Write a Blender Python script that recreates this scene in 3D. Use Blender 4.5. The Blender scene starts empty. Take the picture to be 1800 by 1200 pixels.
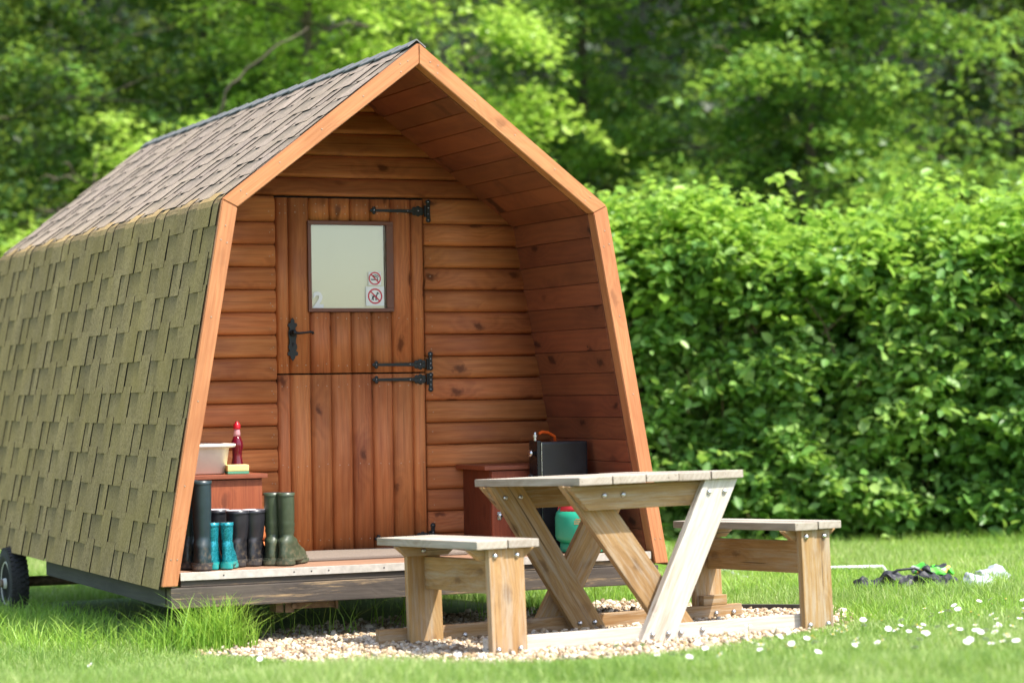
import bpy, bmesh, math, random
import numpy as np
from mathutils import Vector, Matrix

random.seed(7)
RNG = np.random.default_rng(11)
S = bpy.context.scene
COL = S.collection
R = math.radians

# ------------------------------------------------------------------ camera
YAW, PITCH, F_MM = 0.4164, 0.0206, 85.0
CAM = Vector((-4.0188, -10.0879, 0.7594))
cd = bpy.data.cameras.new('camera'); cam = bpy.data.objects.new('camera', cd); COL.objects.link(cam)
cam.location = CAM
cam.rotation_euler = (R(90) + PITCH, 0, -YAW)
cd.sensor_width = 36.0; cd.lens = F_MM; cd.clip_end = 2000; cd.clip_start = 0.1
cd.dof.use_dof = True; cd.dof.focus_distance = 11.1; cd.dof.aperture_fstop = 1.9
S.camera = cam

# ------------------------------------------------------------------ light
SUN_EL, SUN_AZ = R(60), R(35)          # azimuth measured from -Y towards +X
sun_dir = Vector((math.sin(SUN_AZ) * math.cos(SUN_EL), -math.cos(SUN_AZ) * math.cos(SUN_EL), math.sin(SUN_EL)))
w = bpy.data.worlds.new('World'); S.world = w; w.use_nodes = True
nt = w.node_tree; nt.nodes.clear()
sky = nt.nodes.new('ShaderNodeTexSky'); sky.sky_type = 'NISHITA'; sky.sun_disc = False
sky.sun_elevation = SUN_EL; sky.sun_rotation = math.atan2(sun_dir.x, sun_dir.y)
sky.air_density = 1.0; sky.dust_density = 2.0; sky.ozone_density = 1.0
bg = nt.nodes.new('ShaderNodeBackground'); bg.inputs['Strength'].default_value = 0.15
wo = nt.nodes.new('ShaderNodeOutputWorld')
nt.links.new(sky.outputs[0], bg.inputs[0]); nt.links.new(bg.outputs[0], wo.inputs[0])
sd = bpy.data.lights.new('sun', 'SUN'); sd.energy = 3.6; sd.angle = R(0.55); sd.color = (1.0, 0.955, 0.88)
so = bpy.data.objects.new('sun', sd); COL.objects.link(so)
so.rotation_euler = sun_dir.to_track_quat('Z', 'Y').to_euler(); so.location = sun_dir * 40
S.view_settings.view_transform = 'Standard'; S.view_settings.look = 'None'
S.view_settings.gamma = 1.0; S.view_settings.exposure = 1.22
S.view_settings.use_curve_mapping = False
S.render.engine = 'CYCLES'
S.cycles.use_denoising = True
S.cycles.max_bounces = 7; S.cycles.diffuse_bounces = 4; S.cycles.glossy_bounces = 3
S.cycles.transmission_bounces = 6; S.cycles.transparent_max_bounces = 8
S.cycles.caustics_reflective = False; S.cycles.caustics_refractive = False

# ------------------------------------------------------------------ helpers
def lin(r, g, b):
    f = lambda c: (c / 255) / 12.92 if c / 255 <= 0.04045 else ((c / 255 + 0.055) / 1.055) ** 2.4
    return (f(r), f(g), f(b), 1.0)

def tag(o, label=None, cat=None, group=None, kind=None):
    if label: o['label'] = label
    if cat: o['category'] = cat
    if group: o['group'] = group
    if kind: o['kind'] = kind
    return o

def link(name, me, mat=None, parent=None, smooth=False):
    o = bpy.data.objects.new(name, me); COL.objects.link(o)
    if mat is not None:
        for m in (mat if isinstance(mat, (list, tuple)) else [mat]): me.materials.append(m)
    if parent is not None: o.parent = parent
    if smooth: me.polygons.foreach_set('use_smooth', [True] * len(me.polygons))
    return o

def obj(name, bm, mat=None, parent=None, smooth=False):
    me = bpy.data.meshes.new(name); bmesh.ops.recalc_face_normals(bm, faces=bm.faces)
    bm.to_mesh(me); bm.free()
    return link(name, me, mat, parent, smooth)

def join_bm(o, bm, mi):
    for f in bm.faces: f.material_index = mi
    me2 = bpy.data.meshes.new('tmp'); bm.to_mesh(me2); bm.free()
    b = bmesh.new(); b.from_mesh(o.data); b.from_mesh(me2); b.to_mesh(o.data); b.free(); bpy.data.meshes.remove(me2)

def empty(name, mw=None):
    o = bpy.data.objects.new(name, None); COL.objects.link(o); o.empty_display_size = 0.1
    if mw is not None: o.matrix_world = mw
    return o

def mesh_np(name, V, faces, mat, parent=None, smooth=False, uv=None):
    """faces: list of int arrays (n,k) of the same mesh"""
    me = bpy.data.meshes.new(name)
    V = np.asarray(V, dtype=np.float32)
    me.vertices.add(len(V)); me.vertices.foreach_set('co', V.ravel())
    loops = np.concatenate([f.ravel() for f in faces]).astype(np.int32)
    tot = np.concatenate([np.full(len(f), f.shape[1]) for f in faces]).astype(np.int32)
    start = np.concatenate([[0], np.cumsum(tot)[:-1]]).astype(np.int32)
    me.loops.add(len(loops)); me.loops.foreach_set('vertex_index', loops)
    me.polygons.add(len(tot)); me.polygons.foreach_set('loop_start', start); me.polygons.foreach_set('loop_total', tot)
    me.update(calc_edges=True); me.validate()
    return link(name, me, mat, parent, smooth)

def bx(bm, x0, x1, y0, y1, z0, z1, bev=0.0, mi=0):
    r = bmesh.ops.create_cube(bm, size=1.0)
    vs = r['verts']
    for v in vs:
        v.co = Vector(((x0 + x1) / 2 + v.co.x * (x1 - x0), (y0 + y1) / 2 + v.co.y * (y1 - y0), (z0 + z1) / 2 + v.co.z * (z1 - z0)))
    fs = list({f for v in vs for f in v.link_faces})
    for f in fs: f.material_index = mi
    if bev > 0:
        es = list({e for v in vs for e in v.link_edges})
        g = bmesh.ops.bevel(bm, geom=es, offset=bev, segments=2, affect='EDGES', profile=0.7)
        for f in g['faces']: f.material_index = mi

def prism(bm, pts, d0, d1, axis='y', mi=0):
    """closed polygon pts extruded along an axis from d0 to d1; pts are (x,z), (x,y) or (y,z)"""
    def P(p, d):
        return {'y': (p[0], d, p[1]), 'z': (p[0], p[1], d), 'x': (d, p[0], p[1])}[axis]
    a = [bm.verts.new(P(p, d0)) for p in pts]; b = [bm.verts.new(P(p, d1)) for p in pts]
    n = len(pts); fs = [bm.faces.new(a), bm.faces.new(list(reversed(b)))]
    for i in range(n): fs.append(bm.faces.new((a[i], b[i], b[(i + 1) % n], a[(i + 1) % n])))
    for f in fs: f.material_index = mi

def lathe(bm, prof, n=24, c=(0, 0, 0), axis='z', mi=0, squash=(1, 1)):
    rings = []
    for (r, h) in prof:
        ring = []
        for k in range(n):
            a = 2 * math.pi * k / n; u, v = r * math.cos(a) * squash[0], r * math.sin(a) * squash[1]
            p = {'z': (u, v, h), 'x': (h, u, v), 'y': (u, h, v)}[axis]
            ring.append(bm.verts.new((c[0] + p[0], c[1] + p[1], c[2] + p[2])))
        rings.append(ring)
    for a, b in zip(rings[:-1], rings[1:]):
        for k in range(n):
            f = bm.faces.new((a[k], a[(k + 1) % n], b[(k + 1) % n], b[k])); f.material_index = mi
    for ring in (rings[0], rings[-1]):
        try: f = bm.faces.new(ring); f.material_index = mi
        except ValueError: pass

def tube(bm, pts, rad, n=8, mi=0):
    pts = [Vector(p) for p in pts]; rs = rad if isinstance(rad, (list, tuple)) else [rad] * len(pts)
    prev = None; up = Vector((0, 0, 1))
    for i, p in enumerate(pts):
        t = (pts[min(i + 1, len(pts) - 1)] - pts[max(i - 1, 0)]).normalized()
        if abs(t.dot(up)) > 0.95: up = Vector((1, 0, 0)) if abs(t.x) < 0.9 else Vector((0, 1, 0))
        s = t.cross(up).normalized(); q = s.cross(t).normalized(); up = q
        ring = [bm.verts.new(p + (s * math.cos(2 * math.pi * k / n) + q * math.sin(2 * math.pi * k / n)) * rs[i]) for k in range(n)]
        if prev:
            for k in range(n):
                f = bm.faces.new((prev[k], prev[(k + 1) % n], ring[(k + 1) % n], ring[k])); f.material_index = mi
        else:
            f = bm.faces.new(ring); f.material_index = mi
        prev = ring
    f = bm.faces.new(prev); f.material_index = mi

def ball(bm, c, r, sc=(1, 1, 1), sub=2, mi=0):
    g = bmesh.ops.create_icosphere(bm, subdivisions=sub, radius=r)
    for v in g['verts']: v.co = Vector((c[0] + v.co.x * sc[0], c[1] + v.co.y * sc[1], c[2] + v.co.z * sc[2]))
    for f in {f for v in g['verts'] for f in v.link_faces}: f.material_index = mi

# ------------------------------------------------------------------ material helpers
class NT:
    def __init__(s, name):
        s.m = bpy.data.materials.new(name); s.m.use_nodes = True; s.t = s.m.node_tree; s.t.nodes.clear()
        s.out = s.n('ShaderNodeOutputMaterial')
    def n(s, typ, **kw):
        x = s.t.nodes.new(typ)
        for k, v in kw.items(): setattr(x, k, v)
        return x
    def l(s, a, b): s.t.links.new(a, b)
    def val(s, sock, v):
        if hasattr(v, 'is_output') or hasattr(v, 'links'): s.l(v, sock)
        else: sock.default_value = v
    def math(s, op, a, b=0.0, c=None, clamp=False):
        x = s.n('ShaderNodeMath', operation=op); x.use_clamp = clamp
        s.val(x.inputs[0], a); s.val(x.inputs[1], b)
        if c is not None: s.val(x.inputs[2], c)
        return x.outputs[0]
    def mix(s, f, a, b, blend='MIX'):
        x = s.n('ShaderNodeMix', data_type='RGBA', blend_type=blend)
        s.val(x.inputs[0], f); s.val(x.inputs[6], a); s.val(x.inputs[7], b); return x.outputs[2]
    def ramp(s, f, stops):
        x = s.n('ShaderNodeValToRGB'); e = x.color_ramp.elements
        while len(e) < len(stops): e.new(0.5)
        for el, (p, c) in zip(e, stops):
            el.position = p; el.color = c if len(c) == 4 else (*c, 1)
        s.val(x.inputs[0], f); return x.outputs[0]
    def maprange(s, v, a, b, c, d):
        x = s.n('ShaderNodeMapRange'); s.val(x.inputs[0], v)
        for i, q in enumerate((a, b, c, d)): x.inputs[i + 1].default_value = q
        return x.outputs[0]
    def noise(s, vec, scale, detail=4, rough=0.55, dist=0.0):
        x = s.n('ShaderNodeTexNoise'); s.l(vec, x.inputs['Vector'])
        x.inputs['Scale'].default_value = scale; x.inputs['Detail'].default_value = detail
        x.inputs['Roughness'].default_value = rough; x.inputs['Distortion'].default_value = dist
        return x.outputs['Fac']
    def vscale(s, vec, sc):
        x = s.n('ShaderNodeVectorMath', operation='MULTIPLY'); s.l(vec, x.inputs[0]); x.inputs[1].default_value = sc
        return x.outputs[0]
    def coord(s, which='Object'): return s.n('ShaderNodeTexCoord').outputs[which]
    def principled(s, color, rough=0.5, bump=None, bstr=0.2, bdist=0.002, metallic=0.0, spec=0.5, **kw):
        p = s.n('ShaderNodeBsdfPrincipled'); s.val(p.inputs['Base Color'], color); s.val(p.inputs['Roughness'], rough)
        p.inputs['Metallic'].default_value = metallic; p.inputs['Specular IOR Level'].default_value = spec
        for k, v in kw.items(): s.val(p.inputs[k], v)
        if bump is not None:
            b = s.n('ShaderNodeBump'); b.inputs['Strength'].default_value = bstr; b.inputs['Distance'].default_value = bdist
            s.l(bump, b.inputs['Height']); s.l(b.outputs[0], p.inputs['Normal'])
        s.l(p.outputs[0], s.out.inputs[0]); return p

def simple(name, col, rough=0.5, metallic=0.0, var=0.12, nscale=40, spec=0.5, bstr=0.0):
    t = NT(name); v = t.coord(); n = t.noise(v, nscale, 4)
    c = t.mix(t.maprange(n, 0.3, 0.7, 0, 1), tuple(x * (1 - var) for x in col[:3]) + (1,), tuple(min(1, x * (1 + var)) for x in col[:3]) + (1,))
    t.principled(c, t.maprange(n, 0.3, 0.7, max(0.02, rough - 0.08), min(1, rough + 0.08)), n if bstr else None, bstr, 0.002, metallic, spec)
    return t.m

def wood(name, base, dark, light, axis=0, rough=0.55, knots=1.0, grain=1.0, vary=0.14, weather=None, spec=0.4, kcol=None, fine=1.0, kscale=(2.6, 6.0), cracks=0.0):
    """timber with its grain along one object axis; every board (mesh island) is shifted and toned by itself"""
    t = NT(name); v = t.coord()
    geo = t.n('ShaderNodeNewGeometry'); oi = t.n('ShaderNodeObjectInfo')
    rnd = t.math('FRACT', t.math('ADD', geo.outputs['Random Per Island'], oi.outputs['Random']))
    off = t.n('ShaderNodeCombineXYZ')
    for i, k in enumerate((13.7, 7.3, 19.1)): t.l(t.math('MULTIPLY', rnd, k), off.inputs[i])
    ad = t.n('ShaderNodeVectorMath', operation='ADD'); t.l(v, ad.inputs[0]); t.l(off.outputs[0], ad.inputs[1])
    p = ad.outputs[0]
    sc = lambda along, cross: tuple(along if i == axis else cross for i in range(3))
    # knots scattered over the face of the board
    sep = t.n('ShaderNodeSeparateXYZ'); t.l(p, sep.inputs[0])
    cr = t.math('ADD', sep.outputs[(axis + 1) % 3], t.math('MULTIPLY', sep.outputs[(axis + 2) % 3], 0.8))
    wob_ = t.noise(p, 14, 3, 0.6)
    kv = t.n('ShaderNodeCombineXYZ'); t.l(t.math('MULTIPLY_ADD', sep.outputs[axis], kscale[0], t.math('MULTIPLY', wob_, 0.25)), kv.inputs[0]); t.l(t.math('MULTIPLY_ADD', cr, kscale[1], t.math('MULTIPLY', wob_, 0.35)), kv.inputs[1])
    vo = t.n('ShaderNodeTexVoronoi', voronoi_dimensions='2D'); t.l(kv.outputs[0], vo.inputs['Vector']); vo.inputs['Scale'].default_value = 1.0
    kd = vo.outputs['Distance']; kr = t.n('ShaderNodeSeparateColor'); t.l(vo.outputs['Color'], kr.inputs[0]); on = t.maprange(kr.outputs[0], 0.25, 0.4, 0, 1)
    kn = t.math('MULTIPLY', t.maprange(kd, 0.05, 0.12, 1, 0), on); kh = t.math('MULTIPLY', t.maprange(kd, 0.06, 0.42, 1, 0), on)
    # growth rings bent round the knots
    big = t.noise(t.vscale(p, sc(1.1, 9)), 1.0, 2, 0.5)
    ph = t.math('ADD', t.math('MULTIPLY', cr, 210 * fine), t.math('ADD', t.math('MULTIPLY', big, 22), t.math('MULTIPLY', kh, 14)))
    ring = t.math('MULTIPLY_ADD', t.math('SINE', ph), 0.5, 0.5)
    fib = t.noise(t.vscale(p, sc(6, 230)), 1.0, 5, 0.65)
    blot = t.noise(t.vscale(p, sc(2.2, 6)), 1.0, 3, 0.6)
    c = t.mix(t.math('MULTIPLY', ring, 0.38 * grain), base, dark)
    c = t.mix(t.maprange(fib, 0.38, 0.7, 0, 0.6 * grain), c, light)
    c = t.mix(t.maprange(blot, 0.48, 0.72, 0, 0.6), c, dark)
    kc = kcol if kcol else tuple(x * 0.35 for x in dark[:3]) + (1,)
    c = t.mix(t.math('MULTIPLY', kh, 0.35 * knots), c, dark)
    c = t.mix(t.math('MULTIPLY', kn, 0.85 * knots), c, kc)
    hs = t.n('ShaderNodeHueSaturation'); t.l(c, hs.inputs['Color'])
    t.l(t.maprange(rnd, 0, 1, 1 - vary, 1 + vary * 0.8), hs.inputs['Value'])
    t.l(t.maprange(t.math('FRACT', t.math('MULTIPLY', rnd, 7.7)), 0, 1, 0.496, 0.504), hs.inputs['Hue'])
    c = hs.outputs[0]
    if weather:
        wn = t.noise(t.vscale(p, sc(2.6, 34)), 1.0, 7, 0.75)
        c = t.mix(t.maprange(wn, weather[1], weather[1] + 0.16, 0, weather[2]), c, weather[0])
    if cracks:   # drying checks that run with the grain
        ck = t.noise(t.vscale(p, sc(1.3, 75)), 1.0, 2, 0.5); c = t.mix(t.maprange(ck, 0.685, 0.72, 0, 0.8 * cracks), c, tuple(x * 0.3 for x in dark[:3]) + (1,))
    bh = t.math('ADD', t.math('MULTIPLY', fib, 0.7), t.math('MULTIPLY', ring, 0.35))
    t.principled(c, t.maprange(fib, 0.2, 0.8, rough - 0.08, rough + 0.12), bh, 0.35, 0.0022, 0.0, spec)
    return t.m

STAIN = dict(base=lin(188, 111, 63), dark=lin(134, 72, 43), light=lin(208, 142, 90))
M = {}
for ax, nm in enumerate('xyz'):
    M['stain_' + nm] = wood('stained pine ' + nm, **STAIN, axis=ax, rough=0.55, knots=0.9, spec=0.25, vary=0.17, cracks=0.5, weather=(lin(156, 122, 98), 0.6, 0.4) if nm == 'z' else None)
M['lining_y'] = wood('stained lining boards', lin(138, 78, 50), lin(102, 55, 38), lin(154, 94, 64), axis=1, rough=0.6, vary=0.16)
M['fascia'] = wood('orange stained fascia', lin(190, 124, 78), lin(158, 96, 58), lin(208, 150, 104), axis=0, rough=0.5, knots=0.45, vary=0.06)
M['frame_brown'] = simple('dark brown stained frame', lin(112, 64, 44), 0.5)
M['ply'] = wood('stained plywood', lin(146, 74, 44), lin(112, 52, 30), lin(172, 98, 60), axis=2, rough=0.55, knots=0.5, fine=0.4, vary=0.12)
M['worktop'] = wood('dark stained worktop', lin(136, 72, 46), lin(104, 52, 34), lin(156, 92, 62), axis=0, rough=0.5, knots=0.3, vary=0.06)
M['ply_dark'] = wood('dark stained plywood', lin(112, 54, 36), lin(84, 40, 26), lin(130, 70, 46), axis=2, rough=0.55, knots=0.3, fine=0.4, vary=0.08)
M['table'] = wood('weathered treated softwood', lin(168, 130, 80), lin(128, 92, 50), lin(190, 160, 116), cracks=1.0, fine=1.25, axis=0, rough=0.7, knots=0.7, vary=0.14, weather=(lin(182, 172, 154), 0.47, 0.55), kcol=lin(96, 66, 40))
M['table_top'] = wood('bleached tabletop boards', lin(172, 160, 144), lin(138, 122, 102), lin(196, 188, 176), cracks=1.0, fine=1.25, axis=0, rough=0.8, knots=0.35, vary=0.08, kcol=lin(140, 116, 92))
M['table_sunlit'] = wood('sunlit weathered softwood', lin(190, 178, 160), lin(156, 138, 114), lin(212, 204, 192), cracks=1.0, fine=1.25, axis=0, rough=0.8, knots=0.6, vary=0.08, weather=(lin(208, 202, 192), 0.42, 0.7), kcol=lin(110, 84, 58))  # paler weathered copy of the table timber; sunlight on near leg and sleeper coloured in
M['beam'] = wood('black painted beam with peeled patches', lin(78, 70, 62), lin(54, 48, 44), lin(108, 98, 86), axis=0, rough=0.75, knots=0.2, vary=0.1, weather=(lin(184, 154, 112), 0.53, 0.85))
M['side_beam'] = wood('dark grey painted beam', lin(76, 72, 66), lin(58, 54, 50), lin(96, 92, 84), axis=1, rough=0.8, knots=0.2, vary=0.1)
M['deck'] = wood('worn deck boards', lin(146, 110, 86), lin(104, 72, 54), lin(178, 146, 120), axis=0, rough=0.6, knots=0.4, vary=0.15)
M['strip'] = simple('pale metal edging', lin(205, 196, 184), 0.45, 0.3)
M['black_gap'] = simple('dark gap', lin(28, 22, 20), 0.9)
M['iron'] = simple('black iron', lin(36, 36, 36), 0.45, 0.5, bstr=0.2)
M['steel'] = simple('zinc plated steel', lin(200, 200, 200), 0.28, 1.0)
M['nail'] = simple('nail head', lin(190, 170, 150), 0.4, 0.8)

def shingle_mat(name, a, b, c, moss, mossamt, knee=False):
    t = NT(name); v = t.coord(); geo = t.n('ShaderNodeNewGeometry')
    g = t.noise(v, 260, 3, 0.8); g2 = t.noise(v, 70, 5, 0.8); big = t.noise(v, 3.2, 5, 0.65)
    col = t.mix(t.maprange(g, 0.38, 0.62, 0, 1), a, b)
    col = t.mix(t.maprange(g2, 0.46, 0.62, 0, 0.8), col, c)
    rn = geo.outputs['Random Per Island']
    hs = t.n('ShaderNodeHueSaturation'); t.l(col, hs.inputs['Color']); t.l(t.maprange(rn, 0, 1, 0.92, 1.08), hs.inputs['Value'])
    col = t.mix(t.maprange(big, 0.38, 0.68, 0.15 * mossamt, mossamt), hs.outputs[0], moss)
    if knee:    # the algae of the side walls creeps a hand's width over the bend
        sp = t.n('ShaderNodeSeparateXYZ'); t.l(v, sp.inputs[0])
        creep = t.math('ADD', sp.outputs[2], t.math('MULTIPLY', t.noise(v, 7, 4, .7), 0.22))
        col = t.mix(t.maprange(creep, 1.72, 1.88, 0.4, 0), col, t.mix(t.maprange(g, 0.38, 0.62, 0, 1), *WALLC))
    stv = t.vscale(v, (1.0, 3.5, 0.6)); stn = t.noise(stv, 1.6, 5, 0.65); hv = t.n('ShaderNodeHueSaturation'); t.l(col, hv.inputs['Color'])   # run-off streaks
    t.l(t.maprange(stn, 0.3, 0.7, 0.78, 1.2), hv.inputs['Value']); col = hv.outputs[0]
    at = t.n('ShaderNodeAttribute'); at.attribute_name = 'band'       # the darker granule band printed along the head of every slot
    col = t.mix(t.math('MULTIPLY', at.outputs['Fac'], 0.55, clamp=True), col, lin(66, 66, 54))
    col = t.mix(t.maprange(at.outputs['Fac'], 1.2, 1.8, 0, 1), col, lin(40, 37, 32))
    t.principled(col, 0.92, t.math('ADD', g, g2), 0.5, 0.003, spec=0.2)
    return t.m
WALLC = (lin(134, 116, 90), lin(190, 168, 132))
M['shingle_wall'] = shingle_mat('mossy felt shingles', lin(152, 122, 82), lin(220, 188, 138), lin(122, 100, 68), lin(170, 142, 78), 0.55)
M['shingle_roof'] = shingle_mat('brown felt shingles', lin(134, 118, 104), lin(188, 168, 150), lin(116, 106, 98), lin(150, 136, 106), 0.35, True)

def leaf_mat(name, c1, c2, c3, trans=0.45, rough=0.42):
    t = NT(name); geo = t.n('ShaderNodeNewGeometry'); rn = geo.outputs['Random Per Island']
    v = t.coord(); n = t.noise(v, 0.9, 3, 0.6)
    f = t.math('ADD', t.math('MULTIPLY', rn, 0.55), t.math('MULTIPLY', t.maprange(n, 0.3, 0.7, 0, 1), 0.45))
    col = t.ramp(f, [(0.0, c1), (0.5, c2), (1.0, c3)])
    p = t.n('ShaderNodeBsdfPrincipled'); t.l(col, p.inputs['Base Color']); p.inputs['Roughness'].default_value = rough
    p.inputs['Specular IOR Level'].default_value = 0.4
    tr = t.n('ShaderNodeBsdfTranslucent'); t.l(t.mix(0.5, col, lin(184, 214, 84)), tr.inputs[0])
    mx = t.n('ShaderNodeMixShader'); mx.inputs[0].default_value = trans
    t.l(p.outputs[0], mx.inputs[1]); t.l(tr.outputs[0], mx.inputs[2]); t.l(mx.outputs[0], t.out.inputs[0])
    return t.m
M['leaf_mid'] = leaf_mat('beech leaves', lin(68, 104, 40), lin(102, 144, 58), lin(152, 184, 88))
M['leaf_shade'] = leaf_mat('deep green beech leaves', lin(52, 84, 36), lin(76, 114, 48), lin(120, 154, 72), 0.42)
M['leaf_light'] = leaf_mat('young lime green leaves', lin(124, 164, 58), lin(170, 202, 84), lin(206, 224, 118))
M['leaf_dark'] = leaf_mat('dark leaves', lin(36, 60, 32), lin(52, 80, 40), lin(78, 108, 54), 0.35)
M['leaf_hedge'] = leaf_mat('hedge leaves', lin(76, 120, 54), lin(122, 168, 82), lin(192, 216, 126), 0.45, 0.36)
M['leaf_hedge_new'] = leaf_mat('new hedge shoots', lin(108, 154, 54), lin(146, 186, 74), lin(182, 208, 100), 0.5, 0.4)
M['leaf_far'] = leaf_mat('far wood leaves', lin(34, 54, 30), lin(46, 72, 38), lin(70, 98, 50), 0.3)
M['grass'] = leaf_mat('grass blades', lin(88, 128, 52), lin(148, 178, 90), lin(220, 218, 166), 0.45, 0.5)
M['grass_long'] = leaf_mat('long grass blades', lin(104, 152, 50), lin(144, 186, 70), lin(190, 208, 110), 0.48, 0.45)
M['bark'] = simple('grey brown bark', lin(86, 78, 62), 0.9, var=0.35, nscale=14, bstr=0.6)
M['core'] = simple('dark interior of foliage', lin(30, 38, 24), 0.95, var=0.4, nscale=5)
M['hedge_twig'] = simple('hedge twig', lin(92, 76, 54), 0.85)

def gravel_mat():
    t = NT('flint gravel'); geo = t.n('ShaderNodeNewGeometry'); v = t.coord()
    c = t.ramp(geo.outputs['Random Per Island'], [(0, lin(106, 84, 60)), (0.25, lin(162, 138, 104)), (0.55, lin(198, 178, 146)), (0.85, lin(220, 208, 188)), (1, lin(128, 116, 106))])
    n = t.noise(v, 120, 4); c = t.mix(t.maprange(n, 0.4, 0.7, 0, 0.35), c, lin(150, 118, 88))
    t.principled(c, 0.65, n, 0.3, 0.002); return t.m
M['gravel'] = gravel_mat()
def ground_mat():
    t = NT('lawn soil'); v = t.coord(); n = t.noise(v, 5, 5, 0.6); n2 = t.noise(v, 90, 3)
    c = t.mix(t.maprange(n, 0.35, 0.65, 0, 1), lin(92, 116, 52), lin(116, 130, 66)); c = t.mix(t.maprange(n2, 0.5, 0.75, 0, 0.5), c, lin(98, 84, 58))
    t.principled(c, 0.95, n2, 0.6, 0.02); return t.m
M['ground'] = ground_mat()
def bed_mat():
    t = NT('gravel bed'); v = t.coord(); n = t.noise(v, 70, 5, 0.7); vo = t.n('ShaderNodeTexVoronoi'); t.l(v, vo.inputs['Vector']); vo.inputs['Scale'].default_value = 55
    c = t.mix(t.maprange(n, 0.35, 0.65, 0, 1), lin(150, 122, 94), lin(198, 176, 148)); c = t.mix(t.maprange(vo.outputs['Distance'], 0.2, 0.7, 0, 0.6), c, lin(112, 88, 66))
    t.principled(c, 0.85, vo.outputs['Distance'], 0.8, 0.01); return t.m
M['bed'] = bed_mat()

# ------------------------------------------------------------------ frames of reference
# the pod stands on wheels and leans by about a degree
a0 = 0.0159
fwd = Vector((math.sin(YAW) * math.cos(PITCH), math.cos(YAW) * math.cos(PITCH), math.sin(PITCH)))
POD = Matrix.Translation(CAM) @ Matrix.Rotation(-a0, 4, fwd) @ Matrix.Translation(-CAM)
def on_pod(x, y, z, rz=0.0): return POD @ Matrix.Translation((x, y, z)) @ Matrix.Rotation(rz, 4, 'Z')
X0, Y0, TA, TB = 0.114, -1.441, 0.028, -0.040
def gz(x, y):
    yy = np.clip(y, -9, 7.0); xx = np.clip(x, -8, 8)
    return -0.27 + TA * (xx - X0) + TB * (yy - Y0)
ex = Vector((math.cos(0.016), math.sin(0.016), TA)).normalized(); ey = Vector((-math.sin(0.016), math.cos(0.016), TB)).normalized()
ezv = ex.cross(ey).normalized(); ey = ezv.cross(ex)
SET = Matrix(((ex.x, ey.x, ezv.x, X0), (ex.y, ey.y, ezv.y, Y0), (ex.z, ey.z, ezv.z, 0), (0, 0, 0, 1)))
FH = Vector((math.sin(YAW), math.cos(YAW), 0)); RH = Vector((math.cos(YAW), -math.sin(YAW), 0))
def cw(d, r, z=0.0):
    q = CAM + FH * d + RH * r; return Vector((q.x, q.y, z))

# ------------------------------------------------------------------ ground
def grid_sheet(name, xs, ys, f, mat):
    X, Y = np.meshgrid(xs, ys, indexing='ij'); Z = f(X, Y)
    V = np.stack([X, Y, Z], -1).reshape(-1, 3); nx, ny = len(xs), len(ys)
    i = (np.arange(nx - 1)[:, None] * ny + np.arange(ny - 1)[None]).ravel()
    return mesh_np(name, V, [np.stack([i, i + ny, i + ny + 1, i + 1], -1)], mat, smooth=True)
xs = np.concatenate([[-900, -300, -90, -40, -20], np.arange(-12, 16.1, 0.5), [24, 50, 100, 300, 900]])
ys = np.concatenate([[-300, -90, -40, -20], np.arange(-12, 30.1, 0.5), [40, 60, 100, 300, 900]])
tag(grid_sheet('ground', xs, ys, gz, M['ground']), kind='structure')

GRAVEL = np.array([(-.97, -.42), (-.98, -.9), (-.80, -1.46), (-.56, -1.92), (-.15, -1.96), (.33, -1.94), (.9, -1.6), (1.3, -1.28), (1.52, -1.12), (1.74, -.4), (1.5, .1), (1.45, .95), (.21, .88), (-.26, .68), (-.7, .34)])
def in_poly(x, y, P):
    ins = np.zeros(x.shape, bool); n = len(P); j = n - 1
    for i in range(n):
        (xi, yi), (xj, yj) = P[i], P[j]
        ins ^= ((yi > y) != (yj > y)) & (x < (xj - xi) * (y - yi) / (yj - yi + 1e-12) + xi); j = i
    return ins
def poly_dist(x, y, P):
    d = np.full(x.shape, 1e9)
    for i in range(len(P)):
        a, b = P[i], P[(i + 1) % len(P)]; ab = b - a
        t = np.clip(((x - a[0]) * ab[0] + (y - a[1]) * ab[1]) / (ab @ ab), 0, 1)
        d = np.minimum(d, np.hypot(x - a[0] - t * ab[0], y - a[1] - t * ab[1]))
    return np.where(in_poly(x, y, P), -d, d)
def wob(x, y): return 0.05 * np.sin(7.1 * x + 2 * y) + 0.04 * np.sin(13 * y - 5 * x) + 0.025 * np.sin(31 * x + 23 * y)
# gravel bed: a sheet 6 mm above the ground with loose stones on it
me_b = bmesh.new(); ring = [me_b.verts.new((x, y, float(gz(x, y)) + 0.006)) for x, y in GRAVEL]
me_b.faces.new(ring); tag(obj('gravel_bed', me_b, M['bed']), kind='structure')

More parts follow.
